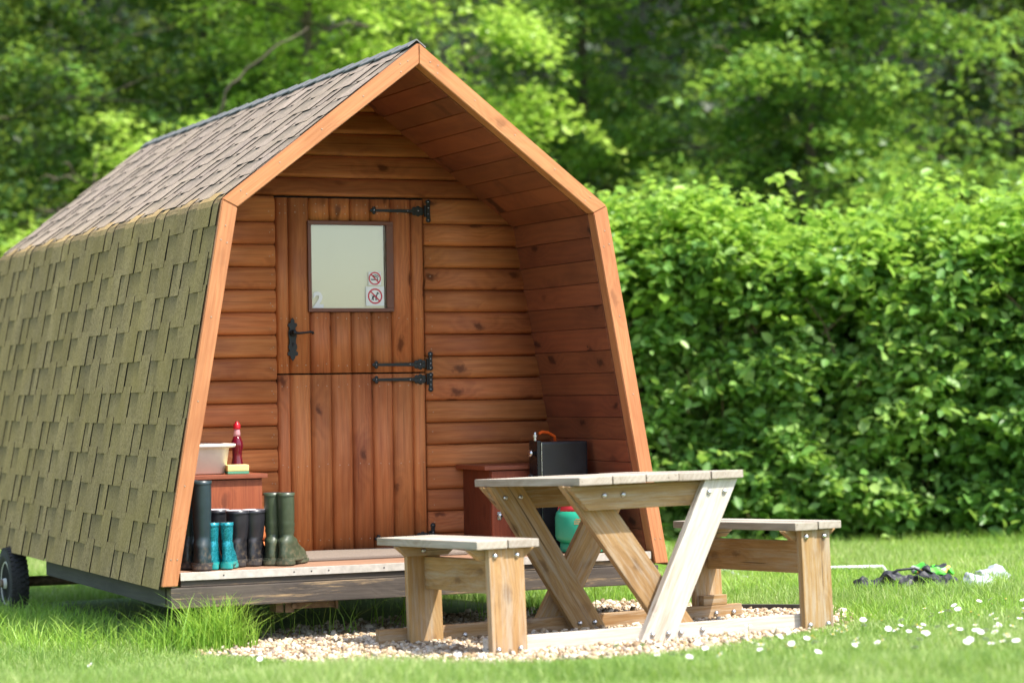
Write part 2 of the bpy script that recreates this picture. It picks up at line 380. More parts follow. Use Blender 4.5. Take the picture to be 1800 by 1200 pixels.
def stones():
    n = 34000
    x = RNG.uniform(-1.3, 2.0, n); y = RNG.uniform(-2.0, 1.05, n)
    d = poly_dist(x, y, GRAVEL) + wob(x, y) * 0.8; k = (d < 0.0) | ((d < 0.16) & (RNG.random(n) < 0.18)); x, y = x[k], y[k]; n = len(x)
    ph = (1 + 5 ** .5) / 2
    iv = np.array([(-1, ph, 0), (1, ph, 0), (-1, -ph, 0), (1, -ph, 0), (0, -1, ph), (0, 1, ph), (0, -1, -ph), (0, 1, -ph), (ph, 0, -1), (ph, 0, 1), (-ph, 0, -1), (-ph, 0, 1)]) / 1.9
    fi = np.array([(0, 11, 5), (0, 5, 1), (0, 1, 7), (0, 7, 10), (0, 10, 11), (1, 5, 9), (5, 11, 4), (11, 10, 2), (10, 7, 6), (7, 1, 8), (3, 9, 4), (3, 4, 2), (3, 2, 6), (3, 6, 8), (3, 8, 9), (4, 9, 5), (2, 4, 11), (6, 2, 10), (8, 6, 7), (9, 8, 1)])
    V = iv[None] * RNG.uniform(0.75, 1.25, (n, 12, 1))
    s = RNG.gamma(4, 0.0016, n) + 0.0032
    V = V * (s[:, None, None] * RNG.uniform(0.55, 1.25, (n, 1, 3)))
    a = RNG.uniform(0, 6.28, n); b = RNG.normal(0, 0.5, n)
    ca, sa, cb, sb = np.cos(a), np.sin(a), np.cos(b), np.sin(b)
    X, Y, Z = V[..., 0], V[..., 1], V[..., 2]
    X, Z = X * cb[:, None] + Z * sb[:, None], -X * sb[:, None] + Z * cb[:, None]
    X, Y = X * ca[:, None] - Y * sa[:, None], X * sa[:, None] + Y * ca[:, None]
    V = np.stack([X + x[:, None], Y + y[:, None], Z + (gz(x, y) + 0.008 + RNG.uniform(0, 0.014, n))[:, None]], -1)
    Fc = (fi[None] + (np.arange(n) * 12)[:, None, None]).reshape(-1, 3)
    tag(mesh_np('gravel', V.reshape(-1, 3), [Fc], M['gravel'], smooth=False), 'pale flint gravel spread under the picnic table', 'gravel', kind='stuff')
stones()

# ------------------------------------------------------------------ grass
def blades(name, x, y, h, wd, mat, label, lean=0.5, parent=None):
    n = len(x); z = gz(x, y)
    a = RNG.uniform(0, 6.283, n); ln = np.abs(RNG.normal(0, lean, n)) * h; dx, dy = np.cos(a), np.sin(a)
    px, py = -dy * wd / 2, dx * wd / 2
    tw = RNG.uniform(0, 6.283, n); px, py = np.cos(tw) * wd / 2, np.sin(tw) * wd / 2
    def P(k, s, t):   # k along the blade, s side
        return np.stack([x + dx * ln * t + px * s, y + dy * ln * t + py * s, z + h * k], -1)
    V = np.stack([P(-0.05, -1, 0), P(-0.05, 1, 0), P(0.45, 0.85, 0.2), P(0.45, -0.85, 0.2), P(0.82, 0.5, 0.62), P(0.82, -0.5, 0.62), P(0.97, 0, 1.0)], 1).reshape(-1, 3)
    b = (np.arange(n) * 7)[:, None]
    Q = np.concatenate([b + np.array([[0, 1, 2, 3]]), b + np.array([[3, 2, 4, 5]])]); T = b + np.array([[5, 4, 6]])
    o = mesh_np(name, V, [Q, T], mat)
    return tag(o, label, 'grass', kind='stuff')
def lawn():
    # density falls with distance from the camera; nothing under the pod, thin on the gravel
    n = 1150000; d = 7.0 * (20.5 / 7.0) ** RNG.random(n); r = np.where(RNG.random(n) < .86, RNG.uniform(-0.23, 0.23, n), RNG.uniform(-0.42, 0.42, n)) * d
    x = CAM.x + FH.x * d + RH.x * r; y = CAM.y + FH.y * d + RH.y * r
    gd = poly_dist(x, y, GRAVEL) + wob(x, y)
    keep = (gd > 0.0) | (RNG.random(n) < 0.006) | ((gd > -0.13) & (RNG.random(n) < 0.12))
    pod = (np.abs(x) < 1.1) & (y > 0.03) & (y < 4.6); keep &= ~pod | (RNG.random(n) < 0.012)
    keep &= RNG.random(n) < np.clip(0.25 + 0.75 * np.exp(-(d - 8) / 9), 0, 1) * 0.62
    x, y, d = x[keep], y[keep], d[keep]; n = len(x)
    clump = 0.5 + 0.5 * np.sin(2.3 * x + 1.7 * np.sin(1.9 * y)) * np.sin(2.9 * y + 1.3 * np.sin(2.2 * x))
    h = (0.028 + 0.05 * RNG.random(n) ** 1.6) * (0.7 + 0.75 * clump)
    far = np.clip((d - 13) / 4, 0, 1); h = h * (1 + 0.5 * far)
    h *= np.clip(0.3 + np.maximum(poly_dist(x, y, GRAVEL), 0) * 1.5, 0.3, 1)
    h *= 1 + 0.5 * np.clip((8.8 - d) / 0.7, 0, 1)
    blades('lawn_grass', x, y, h, RNG.uniform(0.003, 0.0055, n) * (1 + 0.6 * far), M['grass'], 'short bright green lawn grass around the pod and table')
    # taller, uncut grass along the pod, under the hedge and round the right-hand bench
    L = []
    def add(xa, ya, ha, wa=None): L.append((xa, ya, ha))
    m = 4200; add(RNG.uniform(-1.8, -1.05, m), RNG.uniform(-0.1, 3.4, m), RNG.uniform(0.05, 0.17, m))
    m = 750; cx = RNG.normal(-0.98, 0.09, m); cy = RNG.normal(-0.04, 0.07, m); add(cx, cy, RNG.uniform(0.10, 0.27, m)); m = 700; add(RNG.uniform(-1.3, -.75, m), RNG.uniform(-.22, .2, m), RNG.uniform(.06, .16, m))
    m = 300; cx = RNG.choice(np.array([-.55, -.32, .02, .12, .5, .8]), m) + RNG.normal(0, .06, m); add(cx, RNG.uniform(0.1, 0.6, m), RNG.uniform(0.08, 0.24, m))
    m = 2500; add(RNG.uniform(1.2, 3.0, m), RNG.uniform(0.6, 3.5, m), RNG.uniform(0.06, 0.14, m))
    m = 26000; dd = RNG.uniform(12.4, 19.0, m); rr = RNG.uniform(0.2, 4.6, m); add(CAM.x + FH.x * dd + RH.x * rr, CAM.y + FH.y * dd + RH.y * rr, RNG.uniform(0.04, 0.10, m))
    m = 3000; rr = RNG.uniform(0.2, 4.6, m); dd = 17.45 - .25 * (rr - 2.45) + RNG.uniform(-.5, .05, m); add(CAM.x + FH.x * dd + RH.x * rr, CAM.y + FH.y * dd + RH.y * rr, RNG.uniform(0.06, 0.15, m))
    m = 1500; add(RNG.uniform(2.2, 3.6, m), RNG.uniform(-.35, .9, m), RNG.uniform(.05, .125, m))
    m = 1500; add(RNG.uniform(1.4, 2.6, m), RNG.uniform(-1.9, -.6, m), RNG.uniform(.04, .10, m))
    x = np.concatenate([q[0] for q in L]); y = np.concatenate([q[1] for q in L]); h = np.concatenate([q[2] for q in L])
    kk = poly_dist(x, y, GRAVEL) + wob(x, y) > 0.0; kk |= (RNG.random(len(x)) < 0.5) & (np.abs(x) < 1.0) & (y > 0.0); x, y, h = x[kk], y[kk], h[kk]
    blades('long_grass', x, y, h, RNG.uniform(0.004, 0.007, len(x)), M['grass_long'], 'longer uncut grass along the pod base and hedge foot', 0.75)
lawn()

# ------------------------------------------------------------------ foliage
def leaves(V0, size, mat, name, parent, wide=0.62, flat=0.55, six=False, droop=0.25):
    """one small folded leaf per point of V0"""
    n = len(V0); L = size * np.clip(RNG.lognormal(-0.05, 0.3, n), 0.45, 1.7)
    a = RNG.uniform(0, 6.283, n)
    d = np.stack([np.cos(a), np.sin(a), -droop + RNG.normal(0, 0.45, n)], -1); d /= np.linalg.norm(d, axis=1)[:, None]
    up = np.stack([RNG.normal(0, flat, n), RNG.normal(0, flat, n), np.ones(n)], -1)
    s = np.cross(d, up); s /= np.linalg.norm(s, axis=1)[:, None] + 1e-9; nn = np.cross(s, d)
    W = L * wide / 2; c = lambda k: V0 + d * (L * k)[:, None] if np.isscalar(k) else None
    if six:
        f = 0.22
        pts = [c(0.0), c(0.3) + s * (W * 0.85)[:, None] + nn * (W * f)[:, None], c(0.68) + s * (W * 0.8)[:, None] + nn * (W * f)[:, None], c(1.0) - nn * (L * 0.06)[:, None],
               c(0.68) - s * (W * 0.8)[:, None] + nn * (W * f)[:, None], c(0.3) - s * (W * 0.85)[:, None] + nn * (W * f)[:, None]]
        V = np.stack(pts, 1).reshape(-1, 3); b = (np.arange(n) * 6)[:, None]
        Fc = np.concatenate([b + np.array([[0, 1, 2, 3]]), b + np.array([[3, 4, 5, 0]])])
    else:
        pts = [c(0.0), c(0.48) + s * W[:, None], c(1.0), c(0.48) - s * W[:, None]]
        V = np.stack(pts, 1).reshape(-1, 3); b = (np.arange(n) * 4)[:, None]; Fc = b + np.array([[0, 1, 2, 3]])
    return mesh_np(name, V, [Fc], mat, parent)

def spray_points(centres, dirs, n_each, length, width, thick):
    """leafy sprays: flattened fans of leaf positions that droop outward"""
    m = len(centres); t = RNG.random((m, n_each)) ** 0.8; wv = RNG.normal(0, 1, (m, n_each)) * width * (0.35 + 0.65 * t)
    side = np.stack([-dirs[:, 1], dirs[:, 0], np.zeros(m)], -1); side /= np.linalg.norm(side, axis=1)[:, None] + 1e-9
    P = centres[:, None] + dirs[:, None] * (t * length)[..., None] + side[:, None] * wv[..., None]
    P[..., 2] += RNG.normal(0, thick, (m, n_each)) - 0.35 * length * t ** 2
    return P.reshape(-1, 3)

def make_tree(loc, height, rad, n_spray, per, leaf, mats, label, zlow=0.3, cat='tree', branches=(), trunk_r=0.075, group=None):
    root = empty('tree', Matrix.Translation(loc)); tag(root, label, cat, group)
    bm = bmesh.new()
    tube(bm, [(0, 0, -0.2), (0.05, 0.02, height * 0.3), (-0.06, 0.05, height * 0.6), (0.03, -0.04, height * 0.93)], [trunk_r * 1.3, trunk_r, trunk_r * 0.65, trunk_r * 0.12], 10)
    tr = obj('trunk', bm, M['bark'], root, True)
    bm = bmesh.new(); tips = []
    nl = 26
    for k in range(nl):
        z0 = height * (0.06 + 0.8 * (k + 0.5) / nl); a = k * 2.4 + random.uniform(-.4, .4)
        rr = rad * math.sqrt(max(0.05, 1 - ((z0 / height - 0.35) / 0.68) ** 2)) * random.uniform(0.7, 1.0)
        p0 = Vector((0, 0, z0)); e = Vector((math.cos(a) * rr, math.sin(a) * rr, z0 + random.uniform(-0.1, 0.25) * rr))
        mid = p0.lerp(e, 0.5) + Vector((random.uniform(-.25, .25), random.uniform(-.25, .25), 0.15 * rr))
        tube(bm, [p0, mid, e], [trunk_r * 0.2, trunk_r * 0.11, 0.008], 6); tips.append((p0, mid, e))
        for q in range(3):
            s = random.uniform(0.35, 0.9); b0 = p0.lerp(mid, s * 2) if s < .5 else mid.lerp(e, s * 2 - 1)
            e2 = b0 + Vector((random.uniform(-1, 1), random.uniform(-1, 1), random.uniform(-.35, .4))) * rr * 0.35
            tube(bm, [b0, b0.lerp(e2, .5) + Vector((0, 0, .06)), e2], [0.016, 0.010, 0.004], 5)
    for br in branches:
        P = [Vector((0, 0, br[0][2] + .8)), Vector((0, 0, br[0][2] + .5)).lerp(Vector(br[0]), .6)] + [Vector(p) for p in br]
        P = [P[0]] + P + [P[-1] + (P[-1] - P[-2]) * .5]; out = []
        for a, b, c_, d_ in zip(P[:-3], P[1:-2], P[2:-1], P[3:]):        # a smooth, slightly knotted line through the points
            for k in range(6):
                u = k / 6; q = 0.5 * (2 * b + (c_ - a) * u + (2 * a - 5 * b + 4 * c_ - d_) * u * u + (3 * b - a - 3 * c_ + d_) * u ** 3)
                out.append(q + Vector((random.gauss(0, .012), random.gauss(0, .012), random.gauss(0, .012))))
        tube(bm, out, [0.026 * (1 - k / len(out)) + 0.005 for k in range(len(out))], 6)
    obj('limb', bm, M['bark'], root, True)
    # sprays spread through the crown's shell and volume
    u = RNG.random(n_spray); zz = zlow + (height - zlow) * (u ** 1.25)
    prof = np.sqrt(np.clip(1 - ((zz / height - 0.3) / 0.72) ** 2, 0.03, 1)); az = RNG.uniform(0, 6.283, n_spray)
    lump = 1 + 0.22 * np.sin(3 * az + 2.1 * zz) + 0.16 * np.sin(5 * az - 3.3 * zz + 1)
    rr = rad * prof * lump * RNG.random(n_spray) ** 0.38
    C = np.stack([np.cos(az) * rr, np.sin(az) * rr, zz], -1)
    nb = max(6, n_spray // 15); q = RNG.integers(0, nb, n_spray); tt = RNG.random(n_spray) ** 0.7       # sprays hang along boughs, with gaps between the boughs
    ln = RNG.uniform(0.9, 1.7, nb)[q] * min(1.0, rad / 2.2); az = az[q] + RNG.normal(0, .25, n_spray)
    C = C[q] + np.stack([np.cos(az) * ln * (tt - .5), np.sin(az) * ln * (tt - .5), -0.28 * ln * tt ** 2 + .1], -1) + RNG.normal(0, 0.17, (n_spray, 3)) * np.array([1, 1, .6])
    D = np.stack([np.cos(az) + RNG.normal(0, .5, n_spray), np.sin(az) + RNG.normal(0, .5, n_spray), RNG.normal(-.05, .18, n_spray)], -1)
    D /= np.linalg.norm(D, axis=1)[:, None]
    m = 420; az = RNG.uniform(0, 6.283, m); rr = RNG.uniform(0.12, 0.8, m); cz = RNG.uniform(zlow, height * 0.75, m)      # young shoots close to the stem
    C = np.concatenate([C, np.stack([np.cos(az) * rr, np.sin(az) * rr, cz], -1)]); D2 = np.stack([np.cos(az), np.sin(az), RNG.normal(0, .2, m)], -1); D = np.concatenate([D, D2])
    pick = RNG.random(len(C)) < 0.25
    for msk, mt in ((~pick, mats[0]), (pick, mats[1])):
        leaves(spray_points(C[msk], D[msk], per, 0.75, 0.17, 0.045), leaf, mt, 'crown', root)
    return root

GB = -0.45
bl = lambda pts: [tuple(p) for p in pts]
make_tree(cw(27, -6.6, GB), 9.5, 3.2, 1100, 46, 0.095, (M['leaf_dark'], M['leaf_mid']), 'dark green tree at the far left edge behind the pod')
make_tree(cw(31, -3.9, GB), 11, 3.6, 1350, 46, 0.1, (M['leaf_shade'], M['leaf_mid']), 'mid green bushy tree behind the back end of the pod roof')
make_tree(cw(25.5, -2.1, GB), 8.5, 1.75, 560, 46, 0.09, (M['leaf_light'], M['leaf_mid']), 'bright lime green tree rising just behind the pod ridge',
          branches=[[tuple(RH * -0.75 - FH * 2.3 + Vector((0, 0, 3.55))), tuple(RH * -0.62 - FH * 2.5 + Vector((0, 0, 4.05))), tuple(RH * -0.2 - FH * 2.5 + Vector((0, 0, 4.45))), tuple(RH * 0.2 - FH * 2.2 + Vector((0, 0, 4.75)))]])
make_tree(cw(24.5, -4.25, GB), 3.9, 1.05, 190, 40, 0.085, (M['leaf_light'], M['leaf_mid']), 'low lime green bush at the back left corner of the pod', trunk_r=0.05, cat='bush')
make_tree(cw(30, 0.9, GB), 11, 3.4, 1550, 46, 0.1, (M['leaf_mid'], M['leaf_light']), 'mid green tree with drooping sprays behind the pod apex')
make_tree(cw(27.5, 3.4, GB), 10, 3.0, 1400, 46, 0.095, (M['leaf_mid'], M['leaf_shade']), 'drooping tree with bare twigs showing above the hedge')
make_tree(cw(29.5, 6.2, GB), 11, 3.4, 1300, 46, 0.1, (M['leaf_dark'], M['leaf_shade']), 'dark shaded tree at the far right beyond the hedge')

def far_wood():
    # a far wood that reads as one mass behind the single trees
    bm = bmesh.new(); Cs, Ds = [], []
    rs = random.Random(5)
    for k in range(30):
        d = rs.uniform(44, 52) - 0.012 * (k - 15) ** 2; r = -29 + 58 * k / 29; h = rs.uniform(12, 16); ax = np.array([2.7, 2.7, h * 0.5])
        c = cw(d, r, GB + h * 0.42); ball(bm, c, 1.0, tuple(ax * 0.93), 3)
        n = 190; p = RNG.normal(0, 1, (n, 3)); p /= np.linalg.norm(p, axis=1)[:, None]
        Cs.append(np.array(c) + p * ax * RNG.uniform(0.9, 1.25, (n, 1))); Ds.append(np.stack([p[:, 0], p[:, 1], RNG.normal(-.1, .2, n)], -1))
    for v in bm.verts: v.co += Vector((math.sin(v.co.z * 2.3 + v.co.x), math.cos(v.co.z * 1.9 + v.co.y), math.sin(v.co.x * 2 + v.co.y))) * 0.25
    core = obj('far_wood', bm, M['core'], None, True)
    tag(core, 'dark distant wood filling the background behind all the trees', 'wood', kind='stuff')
    n = 900; d = RNG.uniform(34.5, 41, n); r = RNG.uniform(-0.34, 0.34, n) * d; z = RNG.uniform(GB, 10.5, n)
    Cs.append(np.stack([CAM.x + FH.x * d + RH.x * r, CAM.y + FH.y * d + RH.y * r, z], -1)); az = RNG.uniform(0, 6.283, n)
    Ds.append(np.stack([np.cos(az), np.sin(az), RNG.normal(-.1, .2, n)], -1))
    lv = leaves(spray_points(np.concatenate(Cs), np.concatenate(Ds), 24, 1.1, 0.32, 0.07), 0.19, M['leaf_far'], 'far_wood_leaves', core)
    lv['kind'] = 'stuff'
far_wood()

def hedge():
    root = empty('hedge', Matrix.Translation(cw(19.4, 3.2, GB))); tag(root, 'tall clipped beech hedge with bright new shoots on top, behind the right bench', 'hedge')
    inv = root.matrix_world.inverted()
    r0, r1, d0, d1 = 0.2, 5.6, 18.75, 20.6
    zt = lambda r: 1.85 + 0.06 * np.sin(1.7 * r + 0.6) + 0.06 * np.sin(4.9 * r) + 0.03 * np.sin(11 * r) + 0.055 * np.clip(r - 2.3, 0, 3)
    def place(d, r, z):
        d = d - 1.3 - 0.25 * (np.asarray(r) - 2.45)
        return np.stack([CAM.x + FH.x * d + RH.x * r, CAM.y + FH.y * d + RH.y * r, z], -1) - np.array(root.location)
    bm = bmesh.new()
    for k in range(26):
        r = r0 + 0.25 + (r1 - r0 - 0.5) * k / 25
        c = Vector(place(np.array([19.75]), np.array([r]), np.array([GB + (float(zt(np.array(r))) - GB) * 0.46]))[0]); ball(bm, c, 1.0, (0.5, 0.46, (float(zt(np.array(r))) - GB) * 0.47), 2)
    bm_ = bm; bm = bmesh.new()
    for k in range(150):
        r = random.uniform(r0, r1); d = random.uniform(18.75, 19.3); z = random.uniform(GB, 1.5)
        p = place(np.array([d]), np.array([r]), np.array([z]))[0]
        e = Vector(p) + Vector((random.uniform(-.25, .25), random.uniform(-.3, .1), random.uniform(.15, .5)))
        tube(bm, [p, Vector(p).lerp(e, .5) + Vector((.03, 0, .02)), e], [0.009, 0.006, 0.003], 5)
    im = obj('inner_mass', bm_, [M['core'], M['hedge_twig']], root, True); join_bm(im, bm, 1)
    # front face: sprays whose depth wanders so that dark hollows stay between them
    n = 5200; r = RNG.uniform(r0, r1, n); z = GB + (zt(r) - GB) * RNG.random(n)
    hol = 0.5 + 0.5 * np.sin(4.1 * r + 2.2 * np.sin(3.4 * z)) * np.sin(5.3 * z + 1.9 * np.sin(3.1 * r))
    d = d0 + 0.5 * hol ** 1.4 + RNG.normal(0, 0.06, n) + 0.12 * np.clip(z - 1.6, 0, 1)
    k = RNG.random(n) > 0.72 * hol ** 1.7; r, z, d = r[k], z[k], d[k]; n = len(r)
    C = place(d, r, z); az = RNG.normal(0, 0.9, n); fx = -FH.x * np.cos(az) + RH.x * np.sin(az); fy = -FH.y * np.cos(az) + RH.y * np.sin(az)
    D = np.stack([fx, fy, RNG.normal(0.15, 0.3, n)], -1)
    leaves(spray_points(C, D, 13, 0.24, 0.075, 0.03), 0.082, M['leaf_hedge'], 'foliage', root, 0.66, 0.7, True, 0.35)
    # body, ends and top
    n = 2200; r = RNG.uniform(r0, r1, n); d = RNG.uniform(d0 + .1, d1, n); z = zt(r) + RNG.normal(-.05, .07, n) + 0.32 * (RNG.random(n) ** 5)
    az = RNG.uniform(0, 6.28, n); D = np.stack([np.cos(az), np.sin(az), RNG.normal(.5, .3, n)], -1)
    leaves(spray_points(place(d, r, z), D, 11, 0.22, 0.07, 0.03), 0.084, M['leaf_hedge_new'], 'foliage', root, 0.64, 0.7, True, 0.1)
    n = 620; r = RNG.uniform(r0, r1, n); d = d0 + RNG.uniform(-.04, .3, n); z = zt(r) - np.abs(RNG.normal(0, .28, n))
    az = RNG.normal(0, 1.0, n); D = np.stack([-FH.x * np.cos(az) + RH.x * np.sin(az), -FH.y * np.cos(az) + RH.y * np.sin(az), RNG.normal(.3, .3, n)], -1)
    leaves(spray_points(place(d, r, z), D, 10, 0.22, 0.07, 0.03), 0.084, M['leaf_hedge_new'], 'foliage', root, 0.64, 0.7, True, 0.1)
    n = 600; r = np.where(RNG.random(n) < .5, r0, r1) + RNG.normal(0, .07, n); d = RNG.uniform(d0, d1, n); z = RNG.uniform(GB, 1.9, n)
    az = RNG.uniform(0, 6.28, n); D = np.stack([np.cos(az), np.sin(az), RNG.normal(.1, .3, n)], -1)
    leaves(spray_points(place(d, r, z), D, 13, 0.24, 0.08, 0.03), 0.082, M['leaf_hedge'], 'foliage', root, 0.66, 0.7, True, 0.3)
    # a looser bush of shoots that stands up at the pod end
    n = 230; r = RNG.normal(1.15, .38, n); d = RNG.normal(19.1, .22, n); z = 1.85 + RNG.random(n) ** 1.4 * (0.40 - 0.3 * np.abs(r - 1.25))
    az = RNG.uniform(0, 6.28, n); D = np.stack([np.cos(az), np.sin(az), RNG.normal(.5, .3, n)], -1)
    leaves(spray_points(place(d, r, z), D, 9, 0.26, 0.07, 0.03), 0.08, M['leaf_hedge_new'], 'foliage', root, 0.62, 0.7, True, 0.1)
hedge()

# ------------------------------------------------------------------ the camping pod
POD_L, YW = 4.58, 0.909
OUT = [(0, 2.330), (0.927, 1.612), (1.218, -0.053)]       # outer half outline (x, z): ridge, knee, foot
INN = [(0, 2.236), (0.858, 1.578), (1.148, -0.053)]       # inner half outline
def inner_half(z):
    if z >= INN[1][1]: return INN[1][0] * (INN[0][1] - z) / (INN[0][1] - INN[1][1])
    return INN[1][0] + (INN[2][0] - INN[1][0]) * (INN[1][1] - z) / (INN[1][1] - INN[2][1])
pod = empty('camping_pod', POD)
tag(pod, 'timber camping pod with mossy shingle roof, orange front frame and open porch', 'camping pod')

def board_object(name, p0, p1, wid, thk, normal, mat, parent, bev=0.004, cut0=0.0, cut1=0.0):
    """a sawn board from p0 to p1 whose mesh runs along its own x axis (z = normal, y = width); cut = end shear"""
    p0, p1 = Vector(p0), Vector(p1); ax = (p1 - p0); Lh = ax.length; ax.normalize(); nz = Vector(normal).normalized()
    ay = nz.cross(ax).normalized(); nz = ax.cross(ay)
    bm = bmesh.new(); bx(bm, 0, Lh, -wid / 2, wid / 2, -thk / 2, thk / 2, bev)
    for v in bm.verts:
        k = v.co.x / Lh; v.co.x += (v.co.y / wid) * (cut0 * (1 - k) + cut1 * k)
    o = obj(name, bm, mat, parent)
    o.matrix_basis = Matrix(((ax.x, ay.x, nz.x, p0.x), (ax.y, ay.y, nz.y, p0.y), (ax.z, ay.z, nz.z, p0.z), (0, 0, 0, 1)))
    return o

def fascia(a_out, a_in, b_out, b_in, nails):
    """one mitred front member between two joints, modelled along its own length"""
    ao, ai, bo, bi = (Vector((p[0], 0, p[1])) for p in (a_out, a_in, b_out, b_in))
    org = ao; ax = (bo - ao).normalized(); n = Vector((0, -1, 0)); ay = n.cross(ax)
    Mx = Matrix(((ax.x, ay.x, n.x, org.x), (ax.y, ay.y, n.y, org.y), (ax.z, ay.z, n.z, org.z), (0, 0, 0, 1))); inv = Mx.inverted()
    P = [inv @ p for p in (ao, bo, bi, ai)]
    bm = bmesh.new(); prism(bm, [(p.x, p.y) for p in P], -0.052, 0.018, 'z')
    g = bmesh.ops.bevel(bm, geom=list(bm.edges), offset=0.0035, segments=2, affect='EDGES')
    o = obj('front_frame', bm, M['fascia'], pod); o.matrix_basis = Mx
    bm = bmesh.new()
    for s, t in nails:
        q = P[0].lerp(P[1], s).lerp(P[3].lerp(P[2], s), t); lathe(bm, [(0.0034, 0.0175), (0.0030, 0.0195), (0.0, 0.0198)], 8, (q.x, q.y, 0))
    o.data.materials.append(M['nail']); join_bm(o, bm, 1)
nl = [(s, t) for s in (0.06, 0.1, 0.3, 0.52, 0.74, 0.93) for t in ((0.3, 0.7) if s in (0.1, 0.93) else (0.45,))]
for sx in (-1, 1):
    m = lambda p: (p[0] * sx, p[1])
    fascia(m((0.0006, OUT[0][1])), m((0.0006, INN[0][1])), m(OUT[1]), m(INN[1]), nl)
    f = lambda a: (m(a))
    fascia(m((OUT[1][0] + .0003, OUT[1][1] - .001)), m((INN[1][0] + .0003, INN[1][1] - .001)), m(OUT[2]), m(INN[2]), nl)

# --- shingles: laminated courses laid down a folded profile
def profile(fillet=0.07):
    a, k, b = (Vector((p[0], p[1])) for p in OUT)
    u, v = (a - k).normalized(), (b - k).normalized(); half = u.angle(v) / 2; tl = fillet / math.tan(half)
    cen = k + (u + v).normalized() * (fillet / math.sin(half)); p0, p1 = k + u * tl, k + v * tl
    th0 = math.atan2((p0 - cen).y, (p0 - cen).x); th1 = math.atan2((p1 - cen).y, (p1 - cen).x)
    l1, l2, l3 = (p0 - a).length, abs(th1 - th0) * fillet, (b - p1).length
    n1 = Vector((-u.y, u.x)) * 1; n1 = n1 if n1.x > 0 else -n1
    n3 = Vector((-v.y, v.x)); n3 = n3 if n3.x > 0 else -n3
    def at(s, off):
        if s < l1: q, n = a - u * s, n1
        elif s < l1 + l2:
            t = th0 + (th1 - th0) * (s - l1) / l2; n = Vector((math.cos(t), math.sin(t))); q = cen + n * fillet
        else: q, n = p1 + v * (s - l1 - l2), n3
        return q + n * off
    return at, l1, l2, l1 + l2 + l3
AT, PL1, PL2, PLT = profile()

def shingles(side):
    EXPO = 0.146; rows = int(PLT / EXPO) + 1; ny0, ny1 = 0.004, POD_L
    Vr, Fr, Br, Vw, Fw, Bw = [], [], [], [], [], []
    def quad_strip(s0, s1, y0, y1, o0, o1, band=None, thick=0.0):
        """strip on the profile from s0 (up) to s1 (down), with sides dropped by thick"""
        wall = (s0 + s1) / 2 > PL1 - 0.075
        V, F, B = (Vw, Fw, Bw) if wall else (Vr, Fr, Br)
        s1 = min(s1, PLT + 0.012)
        if s1 <= s0 + 0.004: return
        near = s1 > PL1 - 0.02 and s0 < PL1 + PL2 + 0.02
        ns = 7 if near else 3
        rows_ = []
        for i in range(ns):
            t = i / (ns - 1); s = s0 + (s1 - s0) * t; off = o0 + (o1 - o0) * t
            p, q = AT(s, off), AT(s, off - thick); b = 0.0
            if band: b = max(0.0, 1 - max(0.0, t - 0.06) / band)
            base = len(V)
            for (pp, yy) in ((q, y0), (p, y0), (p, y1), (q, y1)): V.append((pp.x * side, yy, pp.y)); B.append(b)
            rows_.append(base)
        for a, b in zip(rows_[:-1], rows_[1:]):
            F.append((a + 1, a + 2, b + 2, b + 1))
        if thick:
            def edge(*idx):
                k = len(V)
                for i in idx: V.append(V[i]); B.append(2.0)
                F.append(tuple(range(k, k + len(idx))))
            for a, b in zip(rows_[:-1], rows_[1:]): edge(a, a + 1, b + 1, b); edge(a + 2, a + 3, b + 3, b + 2)
            b = rows_[-1]; edge(b + 1, b + 2, b + 3, b)
    PER = 0.93; pat = [(0.00, 0.084, 1), (0.084, 0.32, 0), (0.32, 0.475, 1), (0.475, 0.635, 0), (0.635, 0.855, 1), (0.855, 0.93, 0)]
    for r in range(rows):
        sb = EXPO * (r + 1) - 0.03; off = 0.0042 * (r % 2)
        shift = 0.235 * r + 0.012 * math.sin(r * 5.1)
        k0 = int(-shift / PER) - 2
        y = ny0
        # a course: exposed slots are the lower sheet, tabs ride 5 mm above it
        for k in range(k0, k0 + 10):
            for (a, b, slot) in pat:
                j = random.uniform(-0.008, 0.008)
                ya, yb = max(ny0, k * PER + shift + a + (j if a else 0)), min(ny1, k * PER + shift + b)
                if yb - ya < 0.008: continue
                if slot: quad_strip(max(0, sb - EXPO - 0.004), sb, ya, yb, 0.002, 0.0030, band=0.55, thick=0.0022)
                else:
                    dz = random.uniform(-0.0006, 0.0012)
                    quad_strip(max(0, sb - EXPO - 0.03), sb + random.uniform(-.001, .002), ya, yb, 0.0058, 0.0074 + dz, thick=0.0042)
    for (V, F, B, mt, nm) in ((Vr, Fr, Br, 'shingle_roof', 'roof_slope'), (Vw, Fw, Bw, 'shingle_wall', 'shingle_wall')):
        me = bpy.data.meshes.new(nm); me.from_pydata(V, [], F); me.update()
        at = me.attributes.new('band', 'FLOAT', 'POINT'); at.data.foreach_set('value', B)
        link(nm, me, M[mt], pod)
    # felt underlay closes the shell under the shingles
    bm = bmesh.new(); ss = [0, PL1 * .5, PL1, PL1 + PL2 * .33, PL1 + PL2 * .66, PL1 + PL2, (PL1 + PL2 + PLT) / 2, PLT]
    pts = [AT(s, 0.001) for s in ss] + [Vector((INN[2][0] + .012, INN[2][1])), Vector((INN[1][0] + .012, INN[1][1] + 0.006)), Vector((0.0, INN[0][1] + 0.016))]
    prism(bm, [(p.x * side, p.y) for p in pts], 0.053, POD_L - 0.004, 'y'); obj('roof_shell', bm, M['black_gap'], pod)
for sx in (-1, 1): shingles(sx)
